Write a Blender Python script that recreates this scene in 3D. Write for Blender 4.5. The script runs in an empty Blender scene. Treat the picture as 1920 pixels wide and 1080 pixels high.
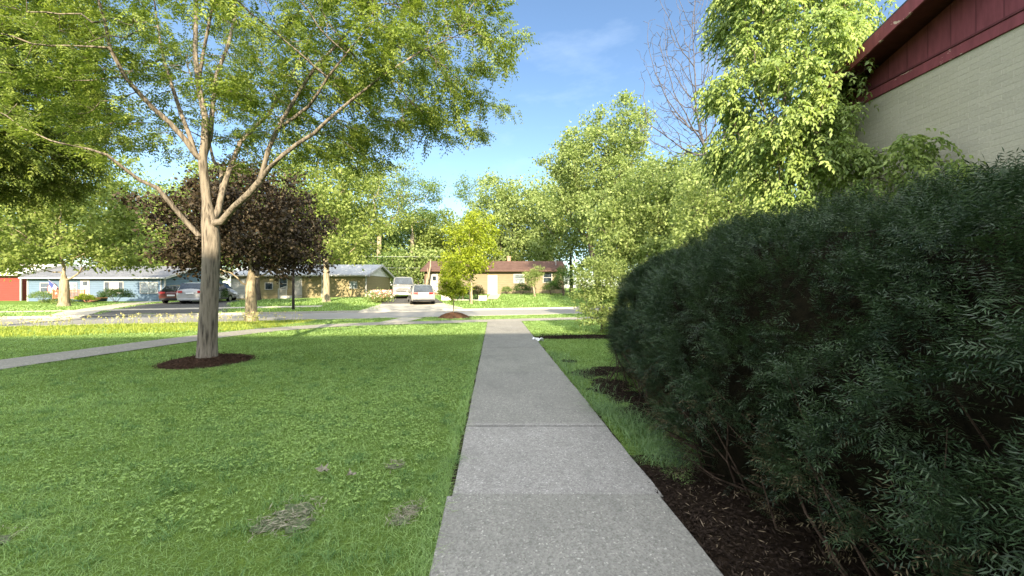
import bpy, bmesh, math, random
import numpy as np
from mathutils import Vector, Matrix, noise as mn

random.seed(7)
RNG = np.random.default_rng(11)
SC = bpy.context.scene
COL = SC.collection
F = 740.0            # focal length in pixels of a 1920 wide picture
EYE = 1.5
VPX = -0.0446        # lean of the sidewalk direction

def P(px, py, Y):
    return np.array([(px - 960) / F * Y, Y, EYE + (540 - py) / F * Y])

# ------------------------------------------------------------------ materials
def new_mat(name):
    m = bpy.data.materials.new(name); m.use_nodes = True
    nt = m.node_tree; nt.nodes.clear()
    return m, nt, nt.nodes, nt.links

def out_bsdf(nt, rough=0.8, spec=0.2):
    o = nt.nodes.new('ShaderNodeOutputMaterial'); b = nt.nodes.new('ShaderNodeBsdfPrincipled')
    b.inputs['Roughness'].default_value = rough
    b.inputs['Specular IOR Level'].default_value = spec
    nt.links.new(b.outputs[0], o.inputs[0])
    return b

def c4(c): return (c[0], c[1], c[2], 1.0)

def coords(nt, scale=(1, 1, 1)):
    t = nt.nodes.new('ShaderNodeTexCoord'); mp = nt.nodes.new('ShaderNodeMapping')
    mp.inputs['Scale'].default_value = scale
    nt.links.new(t.outputs['Object'], mp.inputs[0])
    return mp.outputs[0]

def noise_node(nt, vec, scale, detail=4, rough=0.55):
    n = nt.nodes.new('ShaderNodeTexNoise')
    n.inputs['Scale'].default_value = scale; n.inputs['Detail'].default_value = detail
    n.inputs['Roughness'].default_value = rough
    nt.links.new(vec, n.inputs['Vector'])
    return n.outputs['Fac']

def ramp(nt, fac, stops):
    r = nt.nodes.new('ShaderNodeValToRGB')
    el = r.color_ramp.elements
    while len(el) < len(stops): el.new(0.5)
    for e, (p, c) in zip(el, stops):
        e.position = p; e.color = c4(c)
    nt.links.new(fac, r.inputs[0])
    return r.outputs[0]

def mix(nt, fac, a, b, mode='MIX'):
    m = nt.nodes.new('ShaderNodeMix'); m.data_type = 'RGBA'; m.blend_type = mode
    for sock, v in ((m.inputs[0], fac), (m.inputs[6], a), (m.inputs[7], b)):
        if hasattr(v, 'node'): nt.links.new(v, sock)
        elif isinstance(v, (int, float)): sock.default_value = v
        else: sock.default_value = c4(v)
    return m.outputs[2]

def mth(nt, op, a, b=0.0):
    m = nt.nodes.new('ShaderNodeMath'); m.operation = op
    for s, v in ((m.inputs[0], a), (m.inputs[1], b)):
        if hasattr(v, 'node'): nt.links.new(v, s)
        else: s.default_value = v
    return m.outputs[0]

def bump(nt, b, h, strength=0.3, dist=0.02):
    n = nt.nodes.new('ShaderNodeBump')
    n.inputs['Strength'].default_value = strength; n.inputs['Distance'].default_value = dist
    nt.links.new(h, n.inputs['Height']); nt.links.new(n.outputs[0], b.inputs['Normal'])

MATS = {}
def mat_plain(name, col, rough=0.6, spec=0.3, metal=0.0, var=0.12, scale=6.0):
    if name in MATS: return MATS[name]
    m, nt, N, L = new_mat(name); b = out_bsdf(nt, rough, spec)
    v = coords(nt); n = noise_node(nt, v, scale)
    d = tuple(max(0, x * (1 - var)) for x in col); u = tuple(min(1, x * (1 + var)) for x in col)
    L.new(ramp(nt, n, [(0.3, d), (0.7, u)]), b.inputs['Base Color'])
    b.inputs['Metallic'].default_value = metal
    MATS[name] = m; return m

def mat_leaf(name, c1, c2, trans=0.35, rough=0.5, spec=0.25, clump=0.5, clump_scale=0.9, tint=(1.1, 1.18, 0.7)):
    """c1..c2 by the per-face random value, shifted by a slow noise so clumps differ."""
    if name in MATS: return MATS[name]
    m, nt, N, L = new_mat(name)
    o = N.new('ShaderNodeOutputMaterial'); b = N.new('ShaderNodeBsdfPrincipled'); t = N.new('ShaderNodeBsdfTranslucent')
    b.inputs['Roughness'].default_value = rough; b.inputs['Specular IOR Level'].default_value = spec
    a = N.new('ShaderNodeAttribute'); a.attribute_name = 'rnd'
    v = coords(nt); n = noise_node(nt, v, clump_scale, 2)
    f = mth(nt, 'ADD', mth(nt, 'MULTIPLY', a.outputs['Fac'], 1 - clump), mth(nt, 'MULTIPLY', n, clump))
    c = ramp(nt, f, [(0.15, c1), (0.85, c2)])
    L.new(c, b.inputs['Base Color'])
    tc = mix(nt, 1.0, c, tint, 'MULTIPLY')
    L.new(tc, t.inputs['Color'])
    ms = N.new('ShaderNodeMixShader'); ms.inputs[0].default_value = trans
    L.new(b.outputs[0], ms.inputs[1]); L.new(t.outputs[0], ms.inputs[2]); L.new(ms.outputs[0], o.inputs[0])
    MATS[name] = m; return m

def mat_bark(name, c1, c2, sc=9.0):
    if name in MATS: return MATS[name]
    m, nt, N, L = new_mat(name); b = out_bsdf(nt, 0.9, 0.1)
    v = coords(nt, (1, 1, 0.13))
    n = noise_node(nt, v, sc * 3.0, 4, 0.65); n2 = noise_node(nt, coords(nt), 2.2, 3)
    vo = N.new('ShaderNodeTexVoronoi'); vo.inputs['Scale'].default_value = sc * 2.2
    L.new(v, vo.inputs['Vector'])
    h = mth(nt, 'ADD', mth(nt, 'MULTIPLY', vo.outputs['Distance'], 0.35), mth(nt, 'MULTIPLY', n, 0.75))
    col = ramp(nt, h, [(0.38, c1), (0.62, c2)])
    col = mix(nt, mth(nt, 'MULTIPLY', n2, 0.5), col, tuple(x * 0.75 for x in c2))
    L.new(col, b.inputs['Base Color']); bump(nt, b, h, 0.9, 0.03)
    MATS[name] = m; return m

def mat_siding(name, col, pitch=0.2, dark=0.45):
    if name in MATS: return MATS[name]
    m, nt, N, L = new_mat(name); b = out_bsdf(nt, 0.6, 0.25)
    t = N.new('ShaderNodeTexCoord'); s = N.new('ShaderNodeSeparateXYZ'); L.new(t.outputs['Object'], s.inputs[0])
    fr = mth(nt, 'FRACT', mth(nt, 'DIVIDE', s.outputs['Z'], pitch))
    edge = mth(nt, 'LESS_THAN', fr, 0.11)
    n = noise_node(nt, coords(nt, (0.5, 0.5, 3)), 3.0)
    base = ramp(nt, n, [(0.3, tuple(x * 0.88 for x in col)), (0.7, tuple(min(1, x * 1.08) for x in col))])
    L.new(mix(nt, edge, base, tuple(x * dark for x in col)), b.inputs['Base Color'])
    bump(nt, b, fr, 0.5, 0.02)
    MATS[name] = m; return m

def mat_shingle(name, c1, c2, sc=1.0):
    if name in MATS: return MATS[name]
    m, nt, N, L = new_mat(name); b = out_bsdf(nt, 0.95, 0.05)
    v = coords(nt)
    br = N.new('ShaderNodeTexBrick'); br.inputs['Scale'].default_value = 1.0
    br.inputs['Brick Width'].default_value = 0.33 * sc; br.inputs['Row Height'].default_value = 0.14 * sc
    br.inputs['Mortar Size'].default_value = 0.008
    br.inputs['Color1'].default_value = c4(c1); br.inputs['Color2'].default_value = c4(c2)
    br.inputs['Mortar'].default_value = c4(tuple(x * 0.4 for x in c1))
    L.new(v, br.inputs['Vector'])
    n = noise_node(nt, v, 2.0, 5, 0.7)
    L.new(mix(nt, 0.45, br.outputs['Color'], ramp(nt, n, [(0.3, tuple(x * 0.7 for x in c1)), (0.7, c2)])), b.inputs['Base Color'])
    MATS[name] = m; return m

def mat_glass(name='window_glass', col=(0.03, 0.04, 0.05)):
    if name in MATS: return MATS[name]
    m, nt, N, L = new_mat(name); b = out_bsdf(nt, 0.06, 0.8)
    n = noise_node(nt, coords(nt), 2.5)
    L.new(ramp(nt, n, [(0.35, tuple(x * .5 for x in col)), (0.7, tuple(x * 1.9 for x in col))]), b.inputs['Base Color'])
    MATS[name] = m; return m

def mat_paint(name, col):
    if name in MATS: return MATS[name]
    m, nt, N, L = new_mat(name); b = out_bsdf(nt, 0.28, 0.5)
    b.inputs['Coat Weight'].default_value = 0.6; b.inputs['Coat Roughness'].default_value = 0.08
    n = noise_node(nt, coords(nt), 3.0, 5)
    L.new(ramp(nt, n, [(0.3, tuple(x * .85 for x in col)), (0.7, col)]), b.inputs['Base Color'])
    MATS[name] = m; return m

def mat_brick():
    m, nt, N, L = new_mat('beige_brick'); b = out_bsdf(nt, 0.9, 0.12)
    t = N.new('ShaderNodeTexCoord'); s = N.new('ShaderNodeSeparateXYZ'); L.new(t.outputs['Object'], s.inputs[0])
    cb = N.new('ShaderNodeCombineXYZ')
    L.new(mth(nt, 'ADD', s.outputs['Y'], s.outputs['X']), cb.inputs[0]); L.new(s.outputs['Z'], cb.inputs[1])
    br = N.new('ShaderNodeTexBrick'); br.inputs['Scale'].default_value = 1.0
    br.inputs['Brick Width'].default_value = 0.30; br.inputs['Row Height'].default_value = 0.1016
    br.inputs['Mortar Size'].default_value = 0.009; br.inputs['Mortar Smooth'].default_value = 0.2
    br.inputs['Bias'].default_value = 0.0
    br.inputs['Color1'].default_value = (0.38, 0.36, 0.295, 1); br.inputs['Color2'].default_value = (0.48, 0.455, 0.37, 1)
    br.inputs['Mortar'].default_value = (0.57, 0.54, 0.44, 1)
    L.new(cb.outputs[0], br.inputs['Vector'])
    # raked bed joints read as dark lines between courses
    fr = mth(nt, 'FRACT', mth(nt, 'DIVIDE', mth(nt, 'ADD', s.outputs['Z'], 0.006), 0.1016))
    wob = noise_node(nt, coords(nt, (1, 3, 1)), 1.3, 3)
    bed = mth(nt, 'MULTIPLY', mth(nt, 'LESS_THAN', fr, 0.085), mth(nt, 'GREATER_THAN', wob, 0.40))
    n = noise_node(nt, coords(nt), 30, 4, 0.7); n2 = ramp(nt, noise_node(nt, coords(nt, (1, 1, .35)), 1.1, 6, .7), [(.35, (0, 0, 0)), (.7, (1, 1, 1))])
    col = mix(nt, bed, br.outputs['Color'], (0.28, 0.265, 0.21))
    col = mix(nt, 0.5, col, ramp(nt, n, [(0.25, (0.32, 0.30, 0.225)), (0.75, (0.58, 0.545, 0.44))]))
    col = mix(nt, mth(nt, 'MULTIPLY', n2, 0.5), col, (0.42, 0.39, 0.29))
    L.new(col, b.inputs['Base Color'])
    h = mth(nt, 'SUBTRACT', mth(nt, 'SUBTRACT', mth(nt, 'MULTIPLY', n, 0.4), br.outputs['Fac']), bed)
    bump(nt, b, h, 0.6, 0.012)
    return m

def mat_red_paint(name, col, groove=None, peel=0.70):
    m, nt, N, L = new_mat(name); b = out_bsdf(nt, 0.75, 0.2)
    v = coords(nt); n = noise_node(nt, coords(nt, (1, 4, 0.6)), 3.0, 5, 0.65)
    col_ = ramp(nt, n, [(0.3, tuple(x * 0.75 for x in col)), (0.72, tuple(x * 1.2 for x in col))])
    p = noise_node(nt, coords(nt, (1, 0.8, 1.6)), 2.6, 6, 0.72)
    pk = mth(nt, 'GREATER_THAN', p, peel)
    col_ = mix(nt, pk, col_, (0.50, 0.40, 0.32))
    if groove:
        t = N.new('ShaderNodeTexCoord'); s = N.new('ShaderNodeSeparateXYZ'); L.new(t.outputs['Object'], s.inputs[0])
        fr = mth(nt, 'FRACT', mth(nt, 'DIVIDE', s.outputs['Y'], groove))
        g = mth(nt, 'LESS_THAN', fr, 0.06)
        col_ = mix(nt, mth(nt, 'MULTIPLY', g, 0.5), col_, tuple(x * 0.3 for x in col))
        bump(nt, b, mth(nt, 'SUBTRACT', 1.0, g), 0.6, 0.01)
    L.new(col_, b.inputs['Base Color'])
    return m

# ------------------------------------------------------------------ mesh helpers
def link(o, parent=None):
    COL.objects.link(o)
    if parent is not None: o.parent = parent
    return o

def tag(o, label=None, cat=None, group=None, kind=None):
    if label: o['label'] = label
    if cat: o['category'] = cat
    if group: o['group'] = group
    if kind: o['kind'] = kind
    return o

def empty(name, label, cat, loc=(0, 0, 0), rz=0.0, group=None):
    o = bpy.data.objects.new(name, None); COL.objects.link(o)
    o.location = loc; o.rotation_euler = (0, 0, rz); o.empty_display_size = 0.3
    return tag(o, label, cat, group)

class MB:
    def __init__(s): s.v = []; s.f = []
    def add(s, verts, faces):
        k = len(s.v); s.v += [tuple(map(float, p)) for p in verts]; s.f += [tuple(i + k for i in f) for f in faces]
        return s
    def box(s, x0, x1, y0, y1, z0, z1):
        return s.add([(x0, y0, z0), (x1, y0, z0), (x1, y1, z0), (x0, y1, z0), (x0, y0, z1), (x1, y0, z1), (x1, y1, z1), (x0, y1, z1)],
                     [(0, 3, 2, 1), (4, 5, 6, 7), (0, 1, 5, 4), (1, 2, 6, 5), (2, 3, 7, 6), (3, 0, 4, 7)])
    def tube(s, pts, rad, n=6, cap=True):
        pts = [np.array(p, float) for p in pts]
        if not hasattr(rad, '__len__'): rad = [rad] * len(pts)
        k = len(s.v); m = len(pts)
        for i, p in enumerate(pts):
            d = pts[min(i + 1, m - 1)] - pts[max(i - 1, 0)]
            d = d / (np.linalg.norm(d) + 1e-9)
            ref = np.array([1, 0, 0]) if abs(d[0]) < 0.8 else np.array([0, 1, 0])
            a = np.cross(d, ref); a /= np.linalg.norm(a); b = np.cross(d, a)
            for j in range(n):
                t = 2 * math.pi * j / n
                s.v.append(tuple(p + rad[i] * (a * math.cos(t) + b * math.sin(t))))
        for i in range(m - 1):
            for j in range(n):
                j2 = (j + 1) % n
                s.f.append((k + i * n + j, k + i * n + j2, k + (i + 1) * n + j2, k + (i + 1) * n + j))
        if cap:
            s.f.append(tuple(k + j for j in range(n))[::-1]); s.f.append(tuple(k + (m - 1) * n + j for j in range(n)))
        return s
    def lathe(s, c, axis, prof, n=20):
        """prof: list of (offset along axis, radius); axis 0/1/2"""
        k = len(s.v); o = [(1, 2), (2, 0), (0, 1)][axis]
        for (h, r) in prof:
            for j in range(n):
                t = 2 * math.pi * j / n; p = [c[0], c[1], c[2]]
                p[axis] += h; p[o[0]] += r * math.cos(t); p[o[1]] += r * math.sin(t); s.v.append(tuple(p))
        for i in range(len(prof) - 1):
            for j in range(n):
                j2 = (j + 1) % n
                s.f.append((k + i * n + j, k + i * n + j2, k + (i + 1) * n + j2, k + (i + 1) * n + j))
        s.f.append(tuple(k + j for j in range(n))[::-1]); s.f.append(tuple(k + (len(prof) - 1) * n + j for j in range(n)))
        return s
    def build(s, name, mat, parent=None, smooth=False, bevel=0.0, subsurf=0):
        me = bpy.data.meshes.new(name); me.from_pydata(s.v, [], s.f); me.update()
        me.materials.append(mat)
        if smooth:
            me.polygons.foreach_set('use_smooth', [True] * len(me.polygons))
        o = bpy.data.objects.new(name, me); link(o, parent)
        if bevel:
            b = o.modifiers.new('bevel', 'BEVEL'); b.width = bevel; b.segments = 2; b.limit_method = 'ANGLE'
        if subsurf:
            q = o.modifiers.new('subsurf', 'SUBSURF'); q.levels = subsurf; q.render_levels = subsurf
        return o

def np_mesh(name, V, Fq, mat, parent=None, rnd=None, smooth=False):
    """V (n,3), Fq (m,k) faces of equal size."""
    V = np.ascontiguousarray(V, np.float32); Fq = np.ascontiguousarray(Fq, np.int32)
    me = bpy.data.meshes.new(name); k = Fq.shape[1]; m = len(Fq)
    me.vertices.add(len(V)); me.vertices.foreach_set('co', V.ravel())
    me.loops.add(m * k); me.loops.foreach_set('vertex_index', Fq.ravel())
    me.polygons.add(m); me.polygons.foreach_set('loop_start', np.arange(0, m * k, k, dtype=np.int32))
    if smooth: me.polygons.foreach_set('use_smooth', np.ones(m, bool))
    if rnd is not None:
        at = me.attributes.new('rnd', 'FLOAT', 'FACE'); at.data.foreach_set('value', np.ascontiguousarray(rnd, np.float32))
    me.update(calc_edges=True); me.materials.append(mat)
    o = bpy.data.objects.new(name, me); return link(o, parent)

def norm(a): return a / (np.linalg.norm(a, axis=-1, keepdims=True) + 1e-9)

def leaf_arrays(pos, d, n, L, wr, fold=0.12, droop=0.1):
    """diamond leaf: pos base, d direction, n normal; returns V,F"""
    d = norm(d); n = n - (n * d).sum(1, keepdims=True) * d; n = norm(n); s = np.cross(d, n)
    L = np.asarray(L).reshape(-1, 1); W = L * wr * 0.5
    V = np.empty((len(pos), 4, 3), np.float32)
    V[:, 0] = pos; V[:, 1] = pos + d * L * 0.45 + s * W + n * L * fold * 0.6
    V[:, 2] = pos + d * L - n * L * droop; V[:, 3] = pos + d * L * 0.45 - s * W + n * L * fold * 0.6
    Fq = np.arange(len(pos) * 4).reshape(-1, 4)
    return V.reshape(-1, 3), Fq

def leaves_obj(name, pos, d, n, L, wr, mat, parent, rnd=None, fold=0.12, droop=0.1):
    V, Fq = leaf_arrays(pos, d, n, L, wr, fold, droop)
    if rnd is None: rnd = RNG.random(len(pos))
    return np_mesh(name, V, Fq, mat, parent, rnd)

def fronds(pos, axis, up, L, pairs, ll, lw_jit=0.2, spread=0.9, droop=0.35, tip=True):
    """compound leaves: leaflets either side of a drooping axis -> arrays for leaf_arrays"""
    n = len(pos); axis = norm(axis); up = up - (up * axis).sum(1, keepdims=True) * axis; up = norm(up)
    side = np.cross(axis, up); L = np.asarray(L).reshape(-1, 1); Ps = []; Ds = []; Ns = []; Ls = []; idx = []
    for i in range(pairs):
        t = (i + 0.6) / pairs
        base = pos + axis * L * t - np.array([0, 0, 1.0]) * L * droop * t * t
        for sg in (-1, 1):
            Ps.append(base); Ds.append(axis * (0.55) + side * sg * spread - np.array([0, 0, 0.25]) + RNG.normal(0, 0.12, (n, 3)))
            Ns.append(up + RNG.normal(0, 0.25, (n, 3))); Ls.append(ll * (1 - 0.35 * abs(t - 0.45)) * (1 + RNG.uniform(-lw_jit, lw_jit, n))); idx.append(np.arange(n))
    if tip:
        Ps.append(pos + axis * L - np.array([0, 0, 1.0]) * L * droop); Ds.append(axis - np.array([0, 0, 0.5])); Ns.append(up)
        Ls.append(np.full(n, ll * 1.1)); idx.append(np.arange(n))
    return np.concatenate(Ps), np.concatenate(Ds), np.concatenate(Ns), np.concatenate(Ls), np.concatenate(idx)

# ------------------------------------------------------------------ tree growth (space colonisation)
def grow(nodes, parents, attr, step, kill, iters=140, up=0.05, jit=0.15, seed=1):
    r = np.random.default_rng(seed)
    nodes = [np.array(p, float) for p in nodes]; parents = list(parents); kids = {}
    A = np.array(attr, float); N = np.array(nodes)
    D = np.linalg.norm(A[:, None] - N[None], axis=2) if len(A) * len(N) < 4e6 else None
    near = D.argmin(1); dist = D.min(1)
    for it in range(iters):
        if len(A) == 0: break
        keep = dist > kill
        A = A[keep]; near = near[keep]; dist = dist[keep]
        if len(A) == 0: break
        ids = np.unique(near); new = []
        for i in ids:
            p = nodes[i]; v = norm(A[near == i] - p).mean(0)
            v = v / (np.linalg.norm(v) + 1e-9) + np.array([0, 0, up]) + r.normal(0, jit, 3)
            v /= np.linalg.norm(v); q = p + v * step
            ks = kids.setdefault(i, [])
            if len(ks) >= 3 or any(np.linalg.norm(q - nodes[k]) < 0.45 * step for k in ks): continue
            ks.append(len(nodes)); parents.append(i); nodes.append(q); new.append(len(nodes) - 1)
        if not new: break
        Q = np.array([nodes[k] for k in new]); dd = np.linalg.norm(A[:, None] - Q[None], axis=2)
        m = dd.min(1); b = m < dist
        near[b] = np.array(new)[dd.argmin(1)[b]]; dist[b] = m[b]
    return np.array(nodes), np.array(parents)

def radii(parents, given, r0, e=2.3, rmax=9):
    n = len(parents); acc = np.zeros(n); R = np.zeros(n)
    for i in range(n - 1, -1, -1):
        r = (acc[i] ** (1 / e)) if acc[i] > 0 else r0
        if i in given: r = given[i]
        R[i] = min(r, rmax)
        if parents[i] >= 0: acc[parents[i]] += R[i] ** e
    for i in range(n):
        p = parents[i]
        if p >= 0 and i not in given: R[i] = min(R[i], R[p] * 0.93)
    return R

def tubes(N, Pn, R, name, mat, parent, rmin=0.0, flare=0.0):
    kids = {}
    for i, p in enumerate(Pn):
        if p >= 0: kids.setdefault(p, []).append(i)
    mb = MB(); starts = [(i, -1) for i in range(len(N)) if Pn[i] < 0]
    while starts:
        i, par = starts.pop(); ch = [par] if par >= 0 else []
        ch.append(i)
        while i in kids:
            ks = sorted(kids[i], key=lambda k: -R[k])
            for k in ks[1:]:
                if R[k] >= rmin: starts.append((k, i))
            i = ks[0]
            if R[i] < rmin: break
            ch.append(i)
        if len(ch) < 2: continue
        rr = [R[k] for k in ch]
        if par >= 0: rr[0] = min(rr[0], rr[1] * 1.15)
        big = max(rr)
        mb.tube([N[k] for k in ch], rr, 12 if big > 0.1 else 7 if big > 0.04 else 5 if big > 0.015 else 3, cap=False)
    return mb.build(name, mat, parent, smooth=True)

def ellipsoid_pts(n, c, r, seed, shell=0.5, zmin=None, lob=0.25):
    g = np.random.default_rng(seed); out = []
    off = g.uniform(-50, 50, 3)
    while len(out) < n:
        d = norm(g.normal(0, 1, 3)); rad = g.random() ** (1 / 3)
        if rad < shell and g.random() < 0.6: continue
        k = 1 + lob * 2 * mn.noise(Vector(d * 1.8 + off))
        q = np.array(c) + d * np.array(r) * rad * k
        if zmin is not None and q[2] < zmin: continue
        out.append(q)
    return np.array(out)

def clump_idx(N, tip, per, scale, seed, amp=1.6):
    w = np.array([min(max(1 + amp * 1.6 * mn.noise(Vector(tuple(p * scale + seed))), .12), 2.4) for p in N[tip]])
    k = np.maximum(1, np.round(w * per)).astype(int)
    return np.repeat(tip, k)

def crown_leaves(N, Pn, R, rl, per, spread, size, wr, seed, flat=0.6, droopd=0.3):
    g = np.random.default_rng(seed)
    per = int(per * 2.3)
    tip = np.where(R < rl)[0]
    d = np.zeros_like(N); ok = Pn >= 0; d[ok] = N[ok] - N[Pn[ok]]; d = norm(d)
    idx = clump_idx(N, tip, per, .55 / max(spread, .1) * .45, seed); n = len(idx)
    pos = N[idx] + g.normal(0, spread, (n, 3)) * np.array([1, 1, 0.6])
    dr = d[idx] * 0.7 + g.normal(0, 0.7, (n, 3)) - np.array([0, 0, droopd])
    nr = np.array([0, 0, flat * .6]) + g.normal(0, 0.75, (n, 3))
    L = size * g.uniform(0.6, 1.35, n)
    return pos, dr, nr, L, g.random(n)

def trunk_nodes(base, top, n, wob, seed):
    g = np.random.default_rng(seed); pts = []
    for i in range(n):
        t = i / (n - 1); p = np.array(base) * (1 - t) + np.array(top) * t
        if 0 < i: p = p + np.array([g.normal(0, wob), g.normal(0, wob), 0])
        pts.append(p)
    return pts

def simple_tree(name, label, base, fork_h, r_base, blobs, leafmat, bark, seed, n_attr=260, step=0.5, kill=0.7, per=10,
                spread=0.35, size=0.2, wr=0.55, rl=0.03, r0=0.012, rmin=0.012, group=None, cat='tree', lean=(0, 0), flat=0.6, crown_top=None, jit=0.2, lob=0.3):
    """trunk up to fork_h then grown to fill the blobs [(centre, radii, share)], coordinates relative to base"""
    e = empty(name, label, cat, base, 0, group)
    top = (lean[0], lean[1], fork_h); tn = trunk_nodes((0, 0, -0.1), top, 6, 0.03 * fork_h / 3, seed)
    A = np.concatenate([ellipsoid_pts(int(n_attr * s), c, r, seed + 7 * i, lob=lob) for i, (c, r, s) in enumerate(blobs)])
    N, Pn = grow(tn, [-1, 0, 1, 2, 3, 4], A, step, kill, seed=seed, jit=jit)
    given = {i: r_base * (1.25 if i == 0 else 1.0 - 0.06 * i) for i in range(6)}
    R = radii(Pn, given, r0); R[6:] = np.minimum(R[6:], r_base * 0.6)
    tubes(N, Pn, R, 'trunk', bark, e, rmin)
    pos, d, n, L, rnd = crown_leaves(N, Pn, R, rl, per, spread, size, wr, seed, flat)
    leaves_obj('crown', pos, d, n, L, wr, leafmat, e, rnd, fold=0.15, droop=0.15)
    return e

# ------------------------------------------------------------------ terrain
SL = 0.335; CA = 1 / math.sqrt(1 + SL * SL); SA = SL * CA
V_NEAR, V_FAR = 21.8 * CA, 29.5 * CA
def uv2xy(u, v): return (u * CA - v * SA, u * SA + v * CA)
def xy2uv(x, y): return (x * CA + y * SA, -x * SA + y * CA)
def sstep(t): t = min(max(t, 0), 1); return t * t * (3 - 2 * t)
def gz(x, y):
    u, v = xy2uv(x, y)
    if v < V_NEAR: return 0.0
    if v < V_FAR: return -0.12
    zr = min(max(0.85 + 0.02 * x, 0.05), 1.05)
    return zr * min(max((v - V_FAR) / 13.0, 0), 1)

def mat_ground():
    m, nt, N, L = new_mat('lawn_ground'); b = out_bsdf(nt, 0.95, 0.05)
    v = coords(nt); n = noise_node(nt, v, 0.35, 5, 0.6); n2 = noise_node(nt, v, 9.0, 5, 0.7); n3 = noise_node(nt, coords(nt, (1, 1, 1)), 55.0, 3, 0.7)
    c = ramp(nt, n2, [(0.28, (0.07, 0.12, 0.02)), (0.55, (0.15, 0.24, 0.045)), (0.8, (0.22, 0.31, 0.07))])
    c = mix(nt, mth(nt, 'MULTIPLY', n, 0.6), c, (0.20, 0.29, 0.055))
    c = mix(nt, mth(nt, 'MULTIPLY', n3, 0.45), c, (0.035, 0.055, 0.018))
    L.new(c, b.inputs['Base Color'])
    bump(nt, b, mth(nt, 'ADD', n2, n3), 0.9, 0.05)
    return m

def ground():
    vs = [-60, -30, -12, -4] + list(np.arange(0, V_NEAR - 0.5, 1.5)) + [V_NEAR - 0.001, V_NEAR + 0.001, (V_NEAR + V_FAR) / 2, V_FAR - 0.001, V_FAR + 0.001] \
        + list(np.arange(V_FAR + 1, V_FAR + 26, 1.5)) + [60, 80, 120, 200, 400, 900]
    us = [-900, -400, -200, -120, -80] + list(np.arange(-66, 60, 2.0)) + [70, 100, 200, 400, 900]
    V = []; Fq = []
    for v in vs:
        for u in us:
            x, y = uv2xy(u, v); V.append((x, y, gz(x, y)))
    w = len(us)
    for i in range(len(vs) - 1):
        for j in range(w - 1): Fq.append((i * w + j, i * w + j + 1, (i + 1) * w + j + 1, (i + 1) * w + j))
    o = MB().add(V, Fq).build('ground', mat_ground(), smooth=False); tag(o, kind='structure')

def strip(name, pts, width, mat, dz=0.012, kind='structure', step=0.6, skirt=0.0, jag=0.0, seed=0):
    """sheet along a polyline, draped on the terrain"""
    pts = [np.array(p, float) for p in pts]; dense = []
    for a, b in zip(pts[:-1], pts[1:]):
        k = max(1, int(np.linalg.norm(b - a) / step))
        dense += [a + (b - a) * i / k for i in range(k)]
    dense.append(pts[-1]); V = []; Fq = []; g = random.Random(seed); W = width if hasattr(width, '__len__') else [width, width]
    for i, p in enumerate(dense):
        d = dense[min(i + 1, len(dense) - 1)] - dense[max(i - 1, 0)]; d /= np.linalg.norm(d); nrm = np.array([-d[1], d[0]])
        t = i / (len(dense) - 1); w = W[0] + (W[1] - W[0]) * t
        for k in range(5):
            s = (k / 4 - 0.5) * w; j = g.uniform(-jag, jag) if k in (0, 4) else 0
            q = p + nrm * (s + j); V.append((q[0], q[1], gz(q[0], q[1]) + dz))
    for i in range(len(dense) - 1):
        for k in range(4): Fq.append((i * 5 + k, (i + 1) * 5 + k, (i + 1) * 5 + k + 1, i * 5 + k + 1)[::-1])
    return MB().add(V, Fq).build(name, mat), dense

def mat_concrete(name, base, agg=0.5, scale=70.0, stain=0.35, slabs=None):
    m, nt, N, L = new_mat(name); b = out_bsdf(nt, 0.9, 0.15)
    v = coords(nt)
    vo = N.new('ShaderNodeTexVoronoi'); vo.inputs['Scale'].default_value = scale; L.new(v, vo.inputs['Vector'])
    sp = ramp(nt, vo.outputs['Color'], [(0.15, tuple(x * 0.5 for x in base)), (0.5, base), (0.82, tuple(min(1, x * 1.3) for x in base)), (0.95, (0.75, 0.72, 0.66))])
    n = noise_node(nt, v, 1.1, 6, 0.65); n2 = noise_node(nt, v, 22.0, 4, 0.7)
    c = mix(nt, agg, base, sp)
    c = mix(nt, mth(nt, 'MULTIPLY', ramp(nt, n, [(0.4, (0, 0, 0)), (0.75, (1, 1, 1))]), stain), c, tuple(x * 0.55 for x in base))
    c = mix(nt, 0.3, c, ramp(nt, n2, [(0.3, tuple(x * 0.55 for x in base)), (0.7, tuple(min(1, x * 1.35) for x in base))]))
    if slabs:
        sep = N.new('ShaderNodeSeparateXYZ'); L.new(v, sep.inputs[0])
        fy = mth(nt, 'DIVIDE', mth(nt, 'ADD', sep.outputs['Y'], 5.0), 25.0); g = random.Random(12)
        rr = N.new('ShaderNodeValToRGB'); rr.color_ramp.interpolation = 'CONSTANT'; el = rr.color_ramp.elements
        while len(el) < len(slabs): el.new(.5)
        for e_, y_ in zip(el, slabs):
            k = g.uniform(.82, 1.0); e_.position = (y_ + 5) / 25; e_.color = (k, k * g.uniform(.98, 1.0), k * g.uniform(.96, 1.0), 1)
        L.new(fy, rr.inputs[0]); c = mix(nt, 1.0, c, rr.outputs[0], 'MULTIPLY')
        st = noise_node(nt, coords(nt, (1.0, .5, 1)), 2.3, 6, .72)
        c = mix(nt, mth(nt, 'MULTIPLY', ramp(nt, st, [(.52, (0, 0, 0)), (.66, (1, 1, 1))]), .42), c, tuple(x * .5 for x in base))
    L.new(c, b.inputs['Base Color'])
    bump(nt, b, mth(nt, 'ADD', vo.outputs['Distance'], n2), 0.5, 0.006)
    return m

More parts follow.
